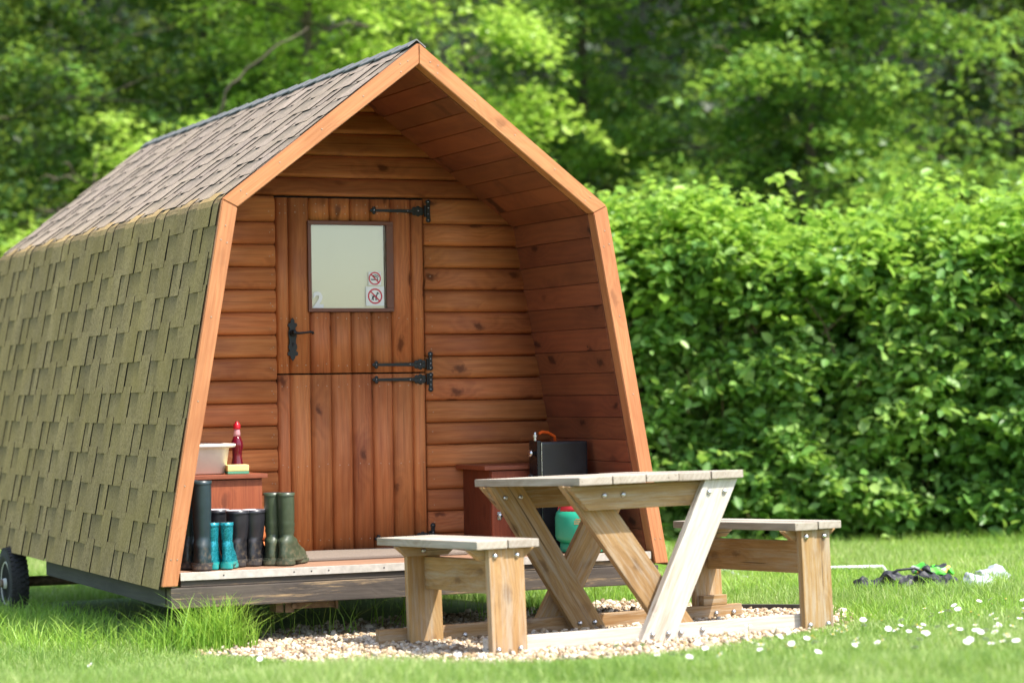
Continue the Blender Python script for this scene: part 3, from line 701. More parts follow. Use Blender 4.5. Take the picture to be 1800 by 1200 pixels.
# ridge: overlapping cap pieces with a pale metal edge look
bm = bmesh.new()
npc = 22
for i in range(npc):
    y0 = 0.006 + (POD_L - 0.004) * i / npc; y1 = y0 + POD_L / npc + 0.02; o0, o1 = 0.022, 0.015
    th = math.atan2(OUT[0][1] - OUT[1][1], OUT[1][0]); wv = 0.055; dx, dz = wv * math.cos(th), wv * math.sin(th)
    y1 = min(y1, POD_L)
    A = [(-dx, -dz), (0, 0), (dx, -dz)]
    vs = [[bm.verts.new((x, yy, OUT[0][1] + z + o)) for x, z in A] + [bm.verts.new((x, yy, OUT[0][1] + z + o - .007)) for x, z in A] for yy, o in ((y0, o0), (y1, o1))]
    a, b = vs
    for q in ((0, 1), (1, 2)): bm.faces.new((a[q[0]], a[q[1]], b[q[1]], b[q[0]]))
    bm.faces.new((a[0], b[0], b[3], a[3])); bm.faces.new((a[2], a[5], b[5], b[2])); bm.faces.new((a[0], a[3], a[4], a[1])); bm.faces.new((a[1], a[4], a[5], a[2]))
M['ridge'] = simple('slate grey ridge felt', lin(116, 116, 114), 0.8, var=0.3, nscale=120)
obj('ridge_cap', bm, M['ridge'], pod)
# rear gable
bm = bmesh.new(); pts = [(x, z) for x, z in INN] ; pl = [(0, INN[0][1]), (INN[1][0], INN[1][1]), (INN[2][0], INN[2][1]), (-INN[2][0], INN[2][1]), (-INN[1][0], INN[1][1])]
prism(bm, pl, POD_L - 0.06, POD_L - 0.01, 'y'); obj('rear_gable', bm, M['stain_x'], pod)

# --- porch lining: grooved boards on the inner faces
def lining(p, q, name):
    bm = bmesh.new(); p, q = Vector(p), Vector(q); L = (q - p).length; u = (q - p) / L
    n = Vector((-u.y, u.x)); n = n if n.x * (p.x + q.x) < 0 or (abs(p.x + q.x) < 1e-6) else -n
    nb = round(L / 0.108); wv = L / nb
    for i in range(nb):
        s0, s1 = i * wv, (i + 1) * wv
        prof = [(s0 + .0008, -0.006), (s0 + 0.0008, 0.0015), (s0 + 0.003, 0.0045), (s1 - 0.003, 0.0045), (s1 - 0.0008, 0.0015), (s1 - .0008, -0.006), (s1 - .0008, -.012), (s0 + .0008, -.012)]
        pts = [p + u * s + n * o for s, o in prof]
        prism(bm, [(v.x, v.y) for v in pts], 0.0535, YW + 0.03, 'y')
    return obj(name, bm, M['lining_y'], pod)
for sx in (-1, 1):
    m = lambda a: (a[0] * sx, a[1])
    lining(m(INN[0]), m(INN[1]), 'porch_ceiling'); lining(m((INN[1][0], INN[1][1] - .002)), m((INN[2][0] - .0095, 0.0)), 'porch_side')

# --- log-lap front wall
DX0, DX1, DZ1, DSPLIT = -0.384, 0.376, 1.707, 0.858
bm = bmesh.new(); zk = [0.0715 + 0.1081 * k for k in range(-1, 21)]
def lap(bm, xa, xb, z0, z1, shape_fn=None):
    n = 11; rows = []
    for i in range(n):
        t = i / (n - 1); z = z0 + 0.0012 + (z1 - z0 - 0.0024) * t
        bul = 0.014 * (1 - abs(2 * t - 0.94) ** 4.5) if 0 < i < n - 1 else -0.006
        l = xa if xa is not None else -inner_half(z) - 0.01; r = xb if xb is not None else inner_half(z) + 0.01
        rows.append((bm.verts.new((l, YW - bul - .004, z)), bm.verts.new((r, YW - bul - .004, z)), bm.verts.new((l, YW + .02, z)), bm.verts.new((r, YW + .02, z))))
    for a, b in zip(rows[:-1], rows[1:]):
        bm.faces.new((a[0], a[1], b[1], b[0])); bm.faces.new((a[2], a[0], b[0], b[2])); bm.faces.new((a[1], a[3], b[3], b[1]))
    bm.faces.new((rows[0][0], rows[0][2], rows[0][3], rows[0][1])); bm.faces.new((rows[-1][0], rows[-1][1], rows[-1][3], rows[-1][2]))
for z0, z1 in zip(zk[:-1], zk[1:]):
    z0 = max(z0, -0.02); z1 = min(z1, INN[0][1] - 0.004)
    if z1 - z0 < 0.02: continue
    if z1 < DZ1 + 0.02: z1 = 1.7105 if z1 > 1.68 else z1; lap(bm, None, DX0 - 0.005, z0, z1); lap(bm, DX1 + 0.005, None, z0, z1)
    else: lap(bm, None, None, max(z0, 1.712), z1)
wall = obj('log_wall', bm, M['stain_x'], pod, True)
bm = bmesh.new()   # nail heads down both sides of the door
for z0 in zk[1:16]:
    for x in (DX0 - 0.022, DX1 + 0.03, DX0 - 0.035):
        lathe(bm, [(0.0022, 0), (0.002, -0.0022), (0, -0.0024)], 6, (x + random.uniform(-.004, .004), YW - 0.0195, z0 + 0.025 + random.uniform(0, .05)), 'y')
wall.data.materials.append(M['nail']); join_bm(wall, bm, 1)
bm = bmesh.new(); prism(bm, [(DX0 - .012, -.02), (DX1 + .012, -.02), (DX1 + .012, 1.72), (DX0 - .012, 1.72)], YW + 0.021, YW + 0.05, 'y'); obj('door_rebate', bm, M['black_gap'], pod)

# --- stable door in two leaves
XB = [DX0, -0.319, -0.214, -0.109, -0.004, 0.101, 0.206, 0.311, DX1]
def vlap(bm, xa, xb, z0, z1, cut=None):
    n = 9; y = YW - 0.004; rows = []
    for i in range(n):
        t = i / (n - 1); x = xa + 0.0006 + (xb - xa - 0.0012) * t
        bul = 0.0095 * (1 - abs(2 * t - 1) ** 4) + .003 if 0 < i < n - 1 else -0.006
        rows.append((bm.verts.new((x, y - bul, z0)), bm.verts.new((x, y - bul, z1)), bm.verts.new((x, y + .018, z0)), bm.verts.new((x, y + .018, z1))))
    for a, b in zip(rows[:-1], rows[1:]):
        bm.faces.new((a[0], b[0], b[1], a[1])); bm.faces.new((a[0], a[2], b[2], b[0])); bm.faces.new((a[1], b[1], b[3], a[3]))
    a, b = rows[0], rows[-1]; bm.faces.new((a[0], a[1], a[3], a[2])); bm.faces.new((b[0], b[2], b[3], b[1]))
WX0, WX1, WZ0, WZ1 = -0.227, 0.211, 1.155, 1.592
low = empty('lower_door'); low.parent = pod; up = empty('upper_door'); up.parent = pod
def door_nails(bm, zs):
    for z in zs:
        for xa, xb in zip(XB[:-1], XB[1:]):
            if WX0 - .02 < (xa + xb) / 2 < WX1 + .02 and WZ0 < z < WZ1: continue
            for q in (0.3, 0.72): lathe(bm, [(0.0022, 0), (0.002, -0.002), (0, -0.0022)], 6, (xa + (xb - xa) * q, YW - 0.0165, z + random.uniform(-.006, .006)), 'y')
bm = bmesh.new()
for xa, xb in zip(XB[:-1], XB[1:]): vlap(bm, xa, xb, 0.006 + random.uniform(-.002, .002), DSPLIT - 0.004)
db = obj('door_boards', bm, [M['stain_z'], M['nail']], low, True); bm = bmesh.new(); door_nails(bm, (0.06, 0.42, 0.80)); join_bm(db, bm, 1)
bm = bmesh.new()
for xa, xb in zip(XB[:-1], XB[1:]):
    segs = [(DSPLIT + 0.004, DZ1 - 0.006)]
    if xa >= -0.22 and xb <= 0.207: segs = [(DSPLIT + 0.004, WZ0 - 0.002), (WZ1 + 0.002, DZ1 - 0.006)]
    for z0, z1 in segs: vlap(bm, xa, xb, z0, z1)
db = obj('door_boards', bm, [M['stain_z'], M['nail']], up, True); bm = bmesh.new(); door_nails(bm, (0.9, 1.125, 1.63, 1.668)); join_bm(db, bm, 1)
# window in the upper leaf
bm = bmesh.new(); fw = 0.017; y0, y1 = YW - 0.026, YW + 0.02
bx(bm, WX0, WX1, y0, y1, WZ1 - fw, WZ1, .002); bx(bm, WX0, WX1, y0, y1, WZ0, WZ0 + fw, .002)
bx(bm, WX0, WX0 + fw, y0, y1, WZ0 + fw + .0005, WZ1 - fw - .0005, .002); bx(bm, WX1 - 0.036, WX1, y0, y1, WZ0 + fw + .0005, WZ1 - fw - .0005, .002)
obj('window_frame', bm, M['frame_brown'], up)
gx0, gx1, gz0, gz1 = WX0 + fw, WX1 - 0.036, WZ0 + fw, WZ1 - fw
t = NT('window glass'); g = t.n('ShaderNodeBsdfGlossy'); g.inputs['Roughness'].default_value = 0.03; tr = t.n('ShaderNodeBsdfTransparent'); tr.inputs[0].default_value = (0.99, 1.0, 0.97, 1)
fr = t.n('ShaderNodeFresnel'); fr.inputs[0].default_value = 1.6; mx = t.n('ShaderNodeMixShader'); t.l(t.math('ADD', t.math('MULTIPLY', fr.outputs[0], 1.0), 0.06), mx.inputs[0]); t.l(tr.outputs[0], mx.inputs[1]); t.l(g.outputs[0], mx.inputs[2]); t.l(mx.outputs[0], t.out.inputs[0]); M['glass'] = t.m
bm = bmesh.new(); bx(bm, gx0 + .0005, gx1 - .0005, YW - 0.006, YW - 0.002, gz0 + .0005, gz1 - .0005); obj('window_pane', bm, M['glass'], up)
bm = bmesh.new(); bx(bm, gx0 + .002, gx1 - .002, YW + 0.012, YW + 0.018, gz0 + .002, gz1 - .002); obj('window_blind', bm, simple('cream window blind', lin(228, 222, 184), 0.9, var=0.03, nscale=3), up)
GY = YW - 0.0066
def flat(name, polys, mats, parent, y=GY, th=0.0008):
    bm = bmesh.new()
    for mi, layer, pts in polys: prism(bm, pts, y - 0.0004 - layer * 0.0007, y - layer * 0.0007 + 0.0003, 'y', mi)
    return obj(name, bm, mats, parent)
white = simple('white vinyl', lin(240, 240, 238), 0.4, var=0.02); red = simple('red sign ink', lin(206, 36, 62), 0.45, var=0.04); ink = simple('black sign ink', lin(30, 32, 34), 0.5, var=0.04)
def ringpoly(c, r0, r1, n=40):
    out = []
    for k in range(n):
        a, b = 2 * math.pi * k / n, 2 * math.pi * (k + 1) / n
        out.append([(c[0] + r1 * math.cos(a), c[1] + r1 * math.sin(a)), (c[0] + r1 * math.cos(b), c[1] + r1 * math.sin(b)), (c[0] + r0 * math.cos(b), c[1] + r0 * math.sin(b)), (c[0] + r0 * math.cos(a), c[1] + r0 * math.sin(a))])
    return out
def slash(c, r, wv, s=-1):
    u = Vector((math.cos(R(45)), s * math.sin(R(45)))); n = Vector((-u.y, u.x)) * wv / 2; c = Vector(c)
    return [tuple(c - u * r + n), tuple(c - u * r - n), tuple(c + u * r - n), tuple(c + u * r + n)]
# no-smoking sign
c = (0.119, 1.317); q = 0.033
P = [(0, 0, [(c[0] - q, c[1] - q), (c[0] + q, c[1] - q), (c[0] + q, c[1] + q), (c[0] - q, c[1] + q)])]
P += [(1, 1, rp) for rp in ringpoly(c, 0.0255, 0.0315)] + [(1, 2, slash(c, 0.028, 0.006))]
P += [(2, 1, [(c[0] - .020, c[1] - .008), (c[0] + .008, c[1] - .008), (c[0] + .008, c[1] - .003), (c[0] - .020, c[1] - .003)]), (2, 1, [(c[0] + .011, c[1] - .008), (c[0] + .018, c[1] - .008), (c[0] + .018, c[1] - .003), (c[0] + .011, c[1] - .003)])]
for i, (sx, sz) in enumerate(((.013, 0), (.006, .006), (-.002, .007), (-.008, .012), (.002, .014), (.011, .013), (.017, .008))):
    P.append((2, 1, [(c[0] + sx + .0042 * math.cos(a), c[1] + sz + .002 + .0032 * math.sin(a)) for a in [k * math.pi / 3 for k in range(6)]]))
tag(flat('no_smoking_sign', P, [white, red, ink], up), 'small square red-ring no smoking sticker')
# no-dogs sign
c = (0.119, 1.231); q = 0.047
P = [(0, 0, [(c[0] - q, c[1] - q), (c[0] + q, c[1] - q), (c[0] + q, c[1] + q), (c[0] - q, c[1] + q)])]
P += [(1, 1, rp) for rp in ringpoly(c, 0.0305, 0.0375)] + [(1, 2, slash(c, 0.034, 0.0065))]
D = lambda *p: [(c[0] + x * .001, c[1] + z * .001) for x, z in p]
P += [(2, 1, D((-15, 1), (9, 5), (10, -2), (-1, -5), (-14, -5))), (2, 1, D((5, 2), (11, 3), (15, 13), (9, 14))), (2, 1, D((9, 12), (22, 11), (21, 15), (15, 18), (10, 21), (9, 16))),
      (2, 1, D((-15, -4), (-9, -4), (-12, -12), (-15, -20), (-19, -20), (-17, -12))), (2, 1, D((-12, -3), (-7, -4), (-7, -12), (-6, -20), (-10, -20), (-11, -12))), (2, 1, D((5, -3), (10, -2), (9, -20), (5, -20))), (2, 1, D((1, -3), (5, -3), (3, -20), (0, -20))), (2, 1, D((-15, 1), (-13, -3), (-21, 6), (-22, 8)))]
tag(flat('no_dogs_sign', P, [white, red, ink], up), 'larger square red-ring no dogs sticker')
def text_mesh(name, s, size, mat, parent, mw, th=0.0006, bold=0.0, spacing=1.0):
    cu = bpy.data.curves.new(name, 'FONT'); cu.body = s; cu.size = size; cu.extrude = th / 2; cu.offset = bold; cu.space_character = spacing; cu.align_x = 'CENTER'; cu.resolution_u = 4
    tmp = bpy.data.objects.new(name, cu); COL.objects.link(tmp); dg = bpy.context.evaluated_depsgraph_get(); dg.update()
    me = bpy.data.meshes.new_from_object(tmp.evaluated_get(dg)); bpy.data.objects.remove(tmp); bpy.data.curves.remove(cu)
    me.materials.clear(); o = link(name, me, mat, parent); o.matrix_basis = mw; return o
FRONT = lambda x, y, z: Matrix.Translation((x, y, z)) @ Matrix.Rotation(R(90), 4, 'X')
text_mesh('pod_number', '2', 0.102, white, up, FRONT(-0.172, GY - 0.0008, 1.178), bold=0.0042)

# --- iron strap hinges and the latch
def strap_hinge(z, parent, tz0, tz1):
    bm = bmesh.new(); y1 = YW - 0.0175; y0 = y1 - 0.0045; xl, xr = 0.104, DX1
    n = 12; top, bot = [], []
    for i in range(n + 1):
        t = i / n; x = xl + 0.018 + (xr - 0.05 - xl) * t; h = 0.0062 + 0.0028 * t; top.append((x, z + h)); bot.append((x, z - h))
    prism(bm, bot + top[::-1], y0, y1, 'y')
    for dx, dz, r in ((-0.001, 0, .0085), (0.011, .0105, .0085), (0.011, -.0105, .0085)): lathe(bm, [(r, y1), (r, y0 - .001), (r * .5, y0 - .002), (0, y0 - .002)], 14, (xl + dx, 0, z + dz), 'y')
    for dx, dz, r in ((-.052, .010, .011), (-.052, -.010, .011), (-.032, .014, .012), (-.032, -.014, .012), (-.015, .008, .012), (-.015, -.008, .012)): lathe(bm, [(r, y1), (r, y0), (0, y0 - .001)], 14, (xr + dx, 0, z + dz), 'y')
    lathe(bm, [(0.0065, z - .028), (0.0065, z + .028)], 12, (xr + .004, y0 - .003, 0))
    prism(bm, [(xr + .012, tz0), (xr + .03, tz0), (xr + .03, tz1), (xr + .012, tz1)], y0 - .003, y1 - .002, 'y')
    for zz in (tz0, tz1): lathe(bm, [(0.0125, y1 - .002), (0.0125, y0 - .003), (0, y0 - .004)], 14, (xr + .021, 0, zz), 'y')
    for x in (0.115, 0.29, 0.345): ball(bm, (x, y0 - .001, z + random.uniform(-.002, .002)), 0.0032, (1, .6, 1), 1, 1)
    for k in range(4): ball(bm, (xr + .021, y0 - .0035, tz0 + (tz1 - tz0) * k / 3), 0.0032, (1, .6, 1), 1, 1)
    return obj('hinge', bm, [M['iron'], M['steel']], parent)
strap_hinge(1.646, up, 1.603, 1.692); strap_hinge(0.898, up, 0.880, 0.948); strap_hinge(0.826, low, 0.776, 0.846); strap_hinge(0.058, low, 0.015, 0.112)
bm = bmesh.new(); hx, hz = -0.309, 1.022; y1 = YW - 0.0175; y0 = y1 - 0.005
outl = [(0, .105), (.010, .092), (.008, .082), (.020, .078), (.024, .068), (.016, .060), (.014, .050), (.020, .040), (.021, .02), (.016, 0), (.016, -.015), (.022, -.03), (.020, -.045), (.014, -.052), (.026, -.062), (.025, -.075), (.012, -.078), (.010, -.088), (0, -.102)]
prism(bm, [(hx + x, hz + z) for x, z in outl] + [(hx - x, hz + z) for x, z in outl[-2:0:-1]], y0, y1, 'y')
lathe(bm, [(0.016, y0), (0.015, y0 - .012), (0.009, y0 - .016), (0.008, y0 - .04), (0, y0 - .042)], 16, (hx, 0, hz + .032), 'y')
tube(bm, [(hx, y0 - .036, hz + .032), (hx + .02, y0 - .042, hz + .030), (hx + .05, y0 - .044, hz + .033), (hx + .075, y0 - .042, hz + .036), (hx + .086, y0 - .040, hz + .034), (hx + .09, y0 - .040, hz + .026)], [.0075, .0062, .0052, .006, .0075, .006], 10)
obj('handle', bm, M['iron'], up)
bm = bmesh.new(); lathe(bm, [(.0055, y0 - .0006), (.0055, y0 - .0014), (0, y0 - .0014)], 10, (hx, 0, hz - .018), 'y'); bx(bm, hx - .0025, hx + .0025, y0 - .0013, y0 - .0005, hz - .033, hz - .018); obj('keyhole', bm, M['black_gap'], up)

# --- deck, metal edging, beams
bm = bmesh.new(); nb = 8; y = -0.002
for i in range(nb):
    wv = (YW + 0.0) / nb; bx(bm, -1.122, 1.122, y + i * wv + .0015, y + (i + 1) * wv - .0015, -0.03, -0.001, .002)
obj('deck', bm, M['deck'], pod)
bm = bmesh.new(); bx(bm, -1.132, 1.132, -0.0075, -0.0025, -0.030, 0.0035, .001); bx(bm, -1.132, 1.132, -.0025, 0.016, 0.0, 0.0035, .0008)
strip = obj('metal_edging', bm, M['strip'], pod)
bm = bmesh.new()
for x in (-0.94, -0.62, -0.54, -0.46, -0.2, 0.3, 0.7, 0.98): lathe(bm, [(.0036, -.0078), (.0036, -.0084), (0, -.0084)], 10, (x, 0, -.014), 'y')
strip.data.materials.append(M['black_gap']); join_bm(strip, bm, 1)
board_object('front_beam', (-1.128, 0.026, -0.0445), (1.128, 0.026, -0.0445), 0.027, 0.046, (0, -1, 0), M['beam'], pod, .002)
board_object('front_beam', (-1.178, 0.020, -0.1040), (1.165, 0.020, -0.1040), 0.087, 0.070, (0, -1, 0), M['beam'], pod, .005)
for sx in (-1, 1):
    bm = bmesh.new(); bx(bm, -1.184 if sx < 0 else 1.142, -1.142 if sx < 0 else 1.184, 0.058, 2.3, -0.146, -0.058, .003); obj('side_beam', bm, M['side_beam'], pod)
    bm = bmesh.new(); bx(bm, -1.186 if sx < 0 else 1.144, -1.144 if sx < 0 else 1.186, 0.058, POD_L - .02, -0.0575, -0.035, .003); obj('side_beam', bm, M['side_beam'], pod)
bm = bmesh.new(); bx(bm, -1.13, 1.13, 0.06, POD_L - .02, -0.056, -0.0315); obj('floor_frame', bm, M['side_beam'], pod)
bm = bmesh.new()
for x in (-.45, .45): bx(bm, x - .03, x + .03, 0.3, POD_L - .1, -0.135, -0.057, .003)
obj('chassis_rail', bm, M['iron'], pod)
M['rust'] = simple('rusty chassis steel', lin(120, 100, 78), 0.7, 0.3, var=0.4)
bm = bmesh.new(); bx(bm, -0.68, -0.645, .07, .16, -0.195, -0.147, .003); bx(bm, -0.60, -0.40, .09, .13, -0.185, -0.150, .006); bx(bm, -.64, -.60, .06, .066, -.196, -.149); lathe(bm, [(.012, .055), (.012, .042), (0, .04)], 12, (-.605, 0, -.168), 'y'); bx(bm, -.40, -.39, .07, .13, -.19, -.147)
obj('tow_bracket', bm, M['rust'], pod)

# --- wheels and axle
bm = bmesh.new(); lathe(bm, [(.028, -1.14), (.028, 1.14)], 12, (0, 3.03, -0.23), 'x'); obj('axle', bm, M['rust'], pod)
rub = simple('tyre rubber', lin(52, 50, 48), 0.8, var=0.25, bstr=0.3)
for sx in (-1, 1):
    wr = empty('wheel'); wr.parent = pod; wr.location = (sx * 1.200, 3.02, -0.235)
    bm = bmesh.new(); ro, ri, hw = 0.196, 0.118, 0.05
    lathe(bm, [(ri, -hw * .8), (ri + .02, -hw), (ro - .045, -hw * 1.05), (ro - .018, -hw * .95), (ro - .006, -hw * .6), (ro, 0), (ro - .006, hw * .6), (ro - .018, hw * .95), (ro - .045, hw * 1.05), (ri + .02, hw), (ri, hw * .8), (ri - .01, 0), (ri, -hw * .8)], 48, axis='x')
    for k in range(40):
        a = 2 * math.pi * k / 40
        for j, (xx, sk) in enumerate(((-.036, .05), (-.012, -.04), (.012, .04), (.036, -.05))):
            aa = a + (0.078 if j % 2 else 0); mt = Matrix.Rotation(aa, 4, 'X') @ Matrix.Translation((xx, 0, ro - .004 - (.007 if abs(xx) > .02 else 0))) @ Matrix.Rotation(sk * 6, 4, 'Z')
            g = bmesh.ops.create_cube(bm, size=1); 
            for v in g['verts']: v.co = mt @ Vector((v.co.x * .019, v.co.y * .019, v.co.z * .016))
    obj('tyre', bm, rub, wr, False)
    bm = bmesh.new(); lathe(bm, [(ri + .004, sx * .038), (ri - .006, sx * .044), (ri - .014, sx * .034), (.07, sx * .012), (.05, sx * .028), (.03, sx * .032), (.026, sx * .055), (0, sx * .058)], 32, axis='x')
    obj('rim', bm, simple('off white wheel rim', lin(205, 200, 186), 0.45, var=0.1), wr, True)
    bm = bmesh.new(); lathe(bm, [(.024, sx * .0585), (.02, sx * .068), (0, sx * .07)], 16, axis='x'); obj('hub', bm, M['rust'], wr, True)

# ------------------------------------------------------------------ things in the porch
def on_deck(name, x, y, z, rz, label, cat, group=None):
    return tag(empty(name, on_pod(x, y, z, rz)), label, cat, group)

def cabinet(x0, x1, y0, top_x0, top_x1, zt, label, latch_x, latch_z):
    t = on_deck('cabinet', (x0 + x1) / 2, y0, 0.0, 0, label, 'cabinet'); cx = (x0 + x1) / 2
    bm = bmesh.new(); bx(bm, x0 - cx, x1 - cx, 0.004, 0.885 - y0, 0.0, zt - .0205, .002); obj('carcass', bm, M['ply_dark'], t)
    bm = bmesh.new(); bx(bm, x0 - cx + .004, x1 - cx - .004, -0.010, 0.0035, 0.012, zt - .026, .002); d = obj('door', bm, M['ply'], t)
    bm = bmesh.new(); bx(bm, top_x0 - cx, top_x1 - cx, -0.028, 0.885 - y0, zt - .020, zt, .003); obj('worktop', bm, M['worktop'], t)
    bm = bmesh.new(); lathe(bm, [(.007, -.0102), (.007, -.016), (.011, -.02), (.011, -.026), (0, -.028)], 14, (latch_x - cx, 0, latch_z), 'y'); bx(bm, latch_x - cx - .01, latch_x - cx + .01, -.0125, -.0103, latch_z - .018, latch_z + .018, .001)
    obj('latch', bm, M['steel'], d)
    return t
cabinet(-1.03, -0.580, 0.55, -1.04, -0.562, 0.401, 'reddish plywood cabinet left of the door, carrying the washing-up bowl', -0.865, 0.30)
cabinet(0.560, 1.02, 0.55, 0.520, 1.03, 0.405, 'reddish plywood cabinet right of the door, behind the black stove', 0.60, 0.165)

# doormat
M['mat'] = simple('grey coir doormat', lin(128, 116, 104), 0.98, var=0.4, nscale=320, bstr=1.0)
bm = bmesh.new(); bx(bm, -.40, .40, -.25, .25, 0, .014, .004); tag(obj('doormat', bm, M['mat']), 'grey coir doormat at the foot of the pod door', 'doormat').matrix_world = on_pod(-0.03, 0.625, 0.001)

# wellington boots
def boot_mesh(Lf, wd, H, shaft, waist_z, ribs=False, calf=1.0):
    """horizontal outlines from the foot up to the rim; toe points to +x, heel near x = 0"""
    rows = []
    def row(z, xb, xf, wv, sharp=2.3): rows.append((z, xb, xf, wv, sharp))
    k = Lf
    row(.018, -.052 * k / .27, .205 * k / .27, wd * .98); row(.03, -.056 * k / .27, .210 * k / .27, wd * 1.02); row(.048, -.055 * k / .27, .200 * k / .27, wd * .98)
    row(.064, -.053 * k / .27, .172 * k / .27, wd * .9); row(.078, -.051 * k / .27, .128 * k / .27, wd * .85); row(.094, -.05 * k / .27, .094 * k / .27, wd * .82); row(.112, -.049 * k / .27, .074 * k / .27, wd * .82)
    n = 16
    for i in range(1, n + 1):
        t = i / n; z = .112 + (H - .112) * t; r = shaft * (0.82 + 0.18 * math.sin(min(1, t * 1.3) * math.pi / 2)) * (1 + (calf - 1) * t)
        cx = .008 * k / .27 * (1 - t)
        b = 0.0
        if ribs and 0.14 < t < 0.34: b = 0.0025 if i % 2 else 0
        row(z, cx - r - b, cx + r + b, 2 * (r + b) * .94, 2.0)
    bm = bmesh.new(); N = 28; prev = None
    def ring(z, xb, xf, wv, sh, sc=1.0):
        c = (xb + xf) / 2; hx, hy = (xf - xb) / 2 * sc, wv / 2 * sc; out = []
        for j in range(N):
            a = 2 * math.pi * j / N; ca, sa = math.cos(a), math.sin(a)
            px = math.copysign(abs(ca) ** (2 / sh), ca) * hx; py = math.copysign(abs(sa) ** (2 / sh), sa) * hy
            if hx > hy * 1.35: py *= 1 - 0.16 * max(0, -ca) + 0.03 * max(0, ca)
            out.append(bm.verts.new((c + px, py, z)))
        return out
    def bridge(a, b, mi=0):
        for j in range(N):
            f = bm.faces.new((a[j], a[(j + 1) % N], b[(j + 1) % N], b[j])); f.material_index = mi
    for rw in rows:
        r = ring(*rw)
        if prev: bridge(prev, r)
        else: bm.faces.new(r)
        prev = r
    z, xb, xf, wv, sh = rows[-1]
    a = ring(z - .012, xb - .0025, xf + .0025, wv + .005, sh); b = ring(z + .002, xb - .0025, xf + .0025, wv + .005, sh); c = ring(z + .002, xb + .004, xf - .004, wv - .008, sh); d = ring(z - .035, xb + .012, xf - .012, wv - .022, sh)
    bridge(a, b); bridge(b, c, 1); bridge(c, d, 1); f = bm.faces.new(d); f.material_index = 1
    return bm
def sole_mesh(Lf, wd):
    bm = bmesh.new(); k = Lf / .27
    def oval(x0, x1, wv, z0, z1, sh=2.6, N=28):
        c, h = (x0 + x1) / 2, (x1 - x0) / 2; rs = []
        for z, s in ((z0, .97), (z0 + .004, 1.0), (z1, 1.0), (z1, .8)):
            rs.append([bm.verts.new((c + math.copysign(abs(math.cos(a)) ** (2 / sh), math.cos(a)) * h * s, math.copysign(abs(math.sin(a)) ** (2 / sh), math.sin(a)) * wv / 2 * s, z)) for a in [2 * math.pi * j / N for j in range(N)]])
        bm.faces.new(rs[0]); bm.faces.new(rs[-1])
        for a, b in zip(rs[:-1], rs[1:]):
            for j in range(N): bm.faces.new((a[j], a[(j + 1) % N], b[(j + 1) % N], b[j]))
    oval(-.060 * k, .03 * k, wd * .9, 0, .022); oval(.055 * k, .214 * k, wd * 1.07, 0, .016); oval(-.059 * k, .214 * k, wd * 1.05, .0165, .03)
    return bm
def boot_mat(nm, col, rough, var=0.12, glitter=False):
    t = NT(nm); v = t.coord(); n = t.noise(v, 16, 5, 0.65); sp = t.n('ShaderNodeSeparateXYZ'); t.l(v, sp.inputs[0])
    c = t.mix(t.maprange(n, .35, .65, 0, 1), tuple(x * (1 - var) for x in col[:3]) + (1,), tuple(x * (1 + var) for x in col[:3]) + (1,))
    if glitter:
        vo = t.n('ShaderNodeTexVoronoi'); t.l(v, vo.inputs['Vector']); vo.inputs['Scale'].default_value = 420
        sc = t.n('ShaderNodeSeparateColor'); t.l(vo.outputs['Color'], sc.inputs[0]); c = t.mix(t.maprange(sc.outputs[0], 0.55, 0.95, 0, 0.75), c, tuple(min(1, x * 3.2 + .05) for x in col[:3]) + (1,))
        t.principled(c, t.maprange(sc.outputs[1], 0, 1, 0.12, 0.5), metallic=0.35)
    else:   # dried mud splashes low on the foot
        mud = t.math('MULTIPLY', t.maprange(sp.outputs[2], 0.02, 0.13, 1, 0), t.maprange(t.noise(v, 34, 5, 0.7), 0.5, 0.68, 0, 0.55), clamp=True)
        c = t.mix(mud, c, lin(142, 124, 96)); t.principled(c, t.math('ADD', t.maprange(n, .3, .7, rough - .06, rough + .1), t.math('MULTIPLY', mud, .3)))
    return t.m
lining_l = simple('pale boot lining', lin(200, 192, 196), 0.9); lining_d = simple('dark boot lining', lin(40, 42, 44), 0.9)
BN = boot_mat('navy green rubber', lin(38, 54, 58), .32); BG = boot_mat('olive green rubber', lin(64, 74, 54), .34); BK = boot_mat('black rubber', lin(40, 40, 44), .34); BT = boot_mat('teal glitter rubber', lin(10, 112, 122), .3, glitter=True); TS = boot_mat('teal sole', lin(24, 150, 146), .5)
SOL = boot_mat('dark rubber sole', lin(58, 54, 52), .7); SOLG = boot_mat('olive sole', lin(70, 78, 58), .6)
def boot_proto(args, mats, sole):
    def make(x, y, rz, label, group, parts=[None, None]):
        t = on_deck('wellington_boot', x, y, 0.004, rz, label, 'boot', group)
        if parts[0] is None:
            parts[0] = obj('upper', boot_mesh(*args), mats, t, True); parts[1] = obj('sole', sole_mesh(args[0], args[1]), sole, t)
        else:
            for p in parts:
                c = p.copy(); COL.objects.link(c); c.parent = t
        return t
    p = [None, None]
    return lambda x, y, rz, label, group: make(x, y, rz, label, group, p)
GRP = 'wellington boots on the porch deck'
AW = math.atan2(.915, .404)
navy = boot_proto((.27, .098, .385, .045, 0, False, 1.0), [BN, lining_d], SOL)
navy(-1.022, .25, AW - .05, 'tall dark navy boot half hidden by the left front post', GRP); navy(-0.992, .135, AW + .05, 'tall dark navy boot just right of the left front post', GRP)
blk = boot_proto((.24, .086, .245, .050, 0, False, 1.1), [BK, lining_l], SOL)
blk(-0.93, .43, AW, 'short black boot mostly hidden behind the teal pair, beside the navy boots', GRP); blk(-0.842, .40, AW + .1, 'short black boot standing between and behind the two teal boots', GRP)
blk(-0.790, .262, AW - .15, 'short black boot with pale lining, left of its pair', GRP); blk(-0.712, .275, AW - .12, 'short black boot with pale lining, touching the olive boots', GRP)
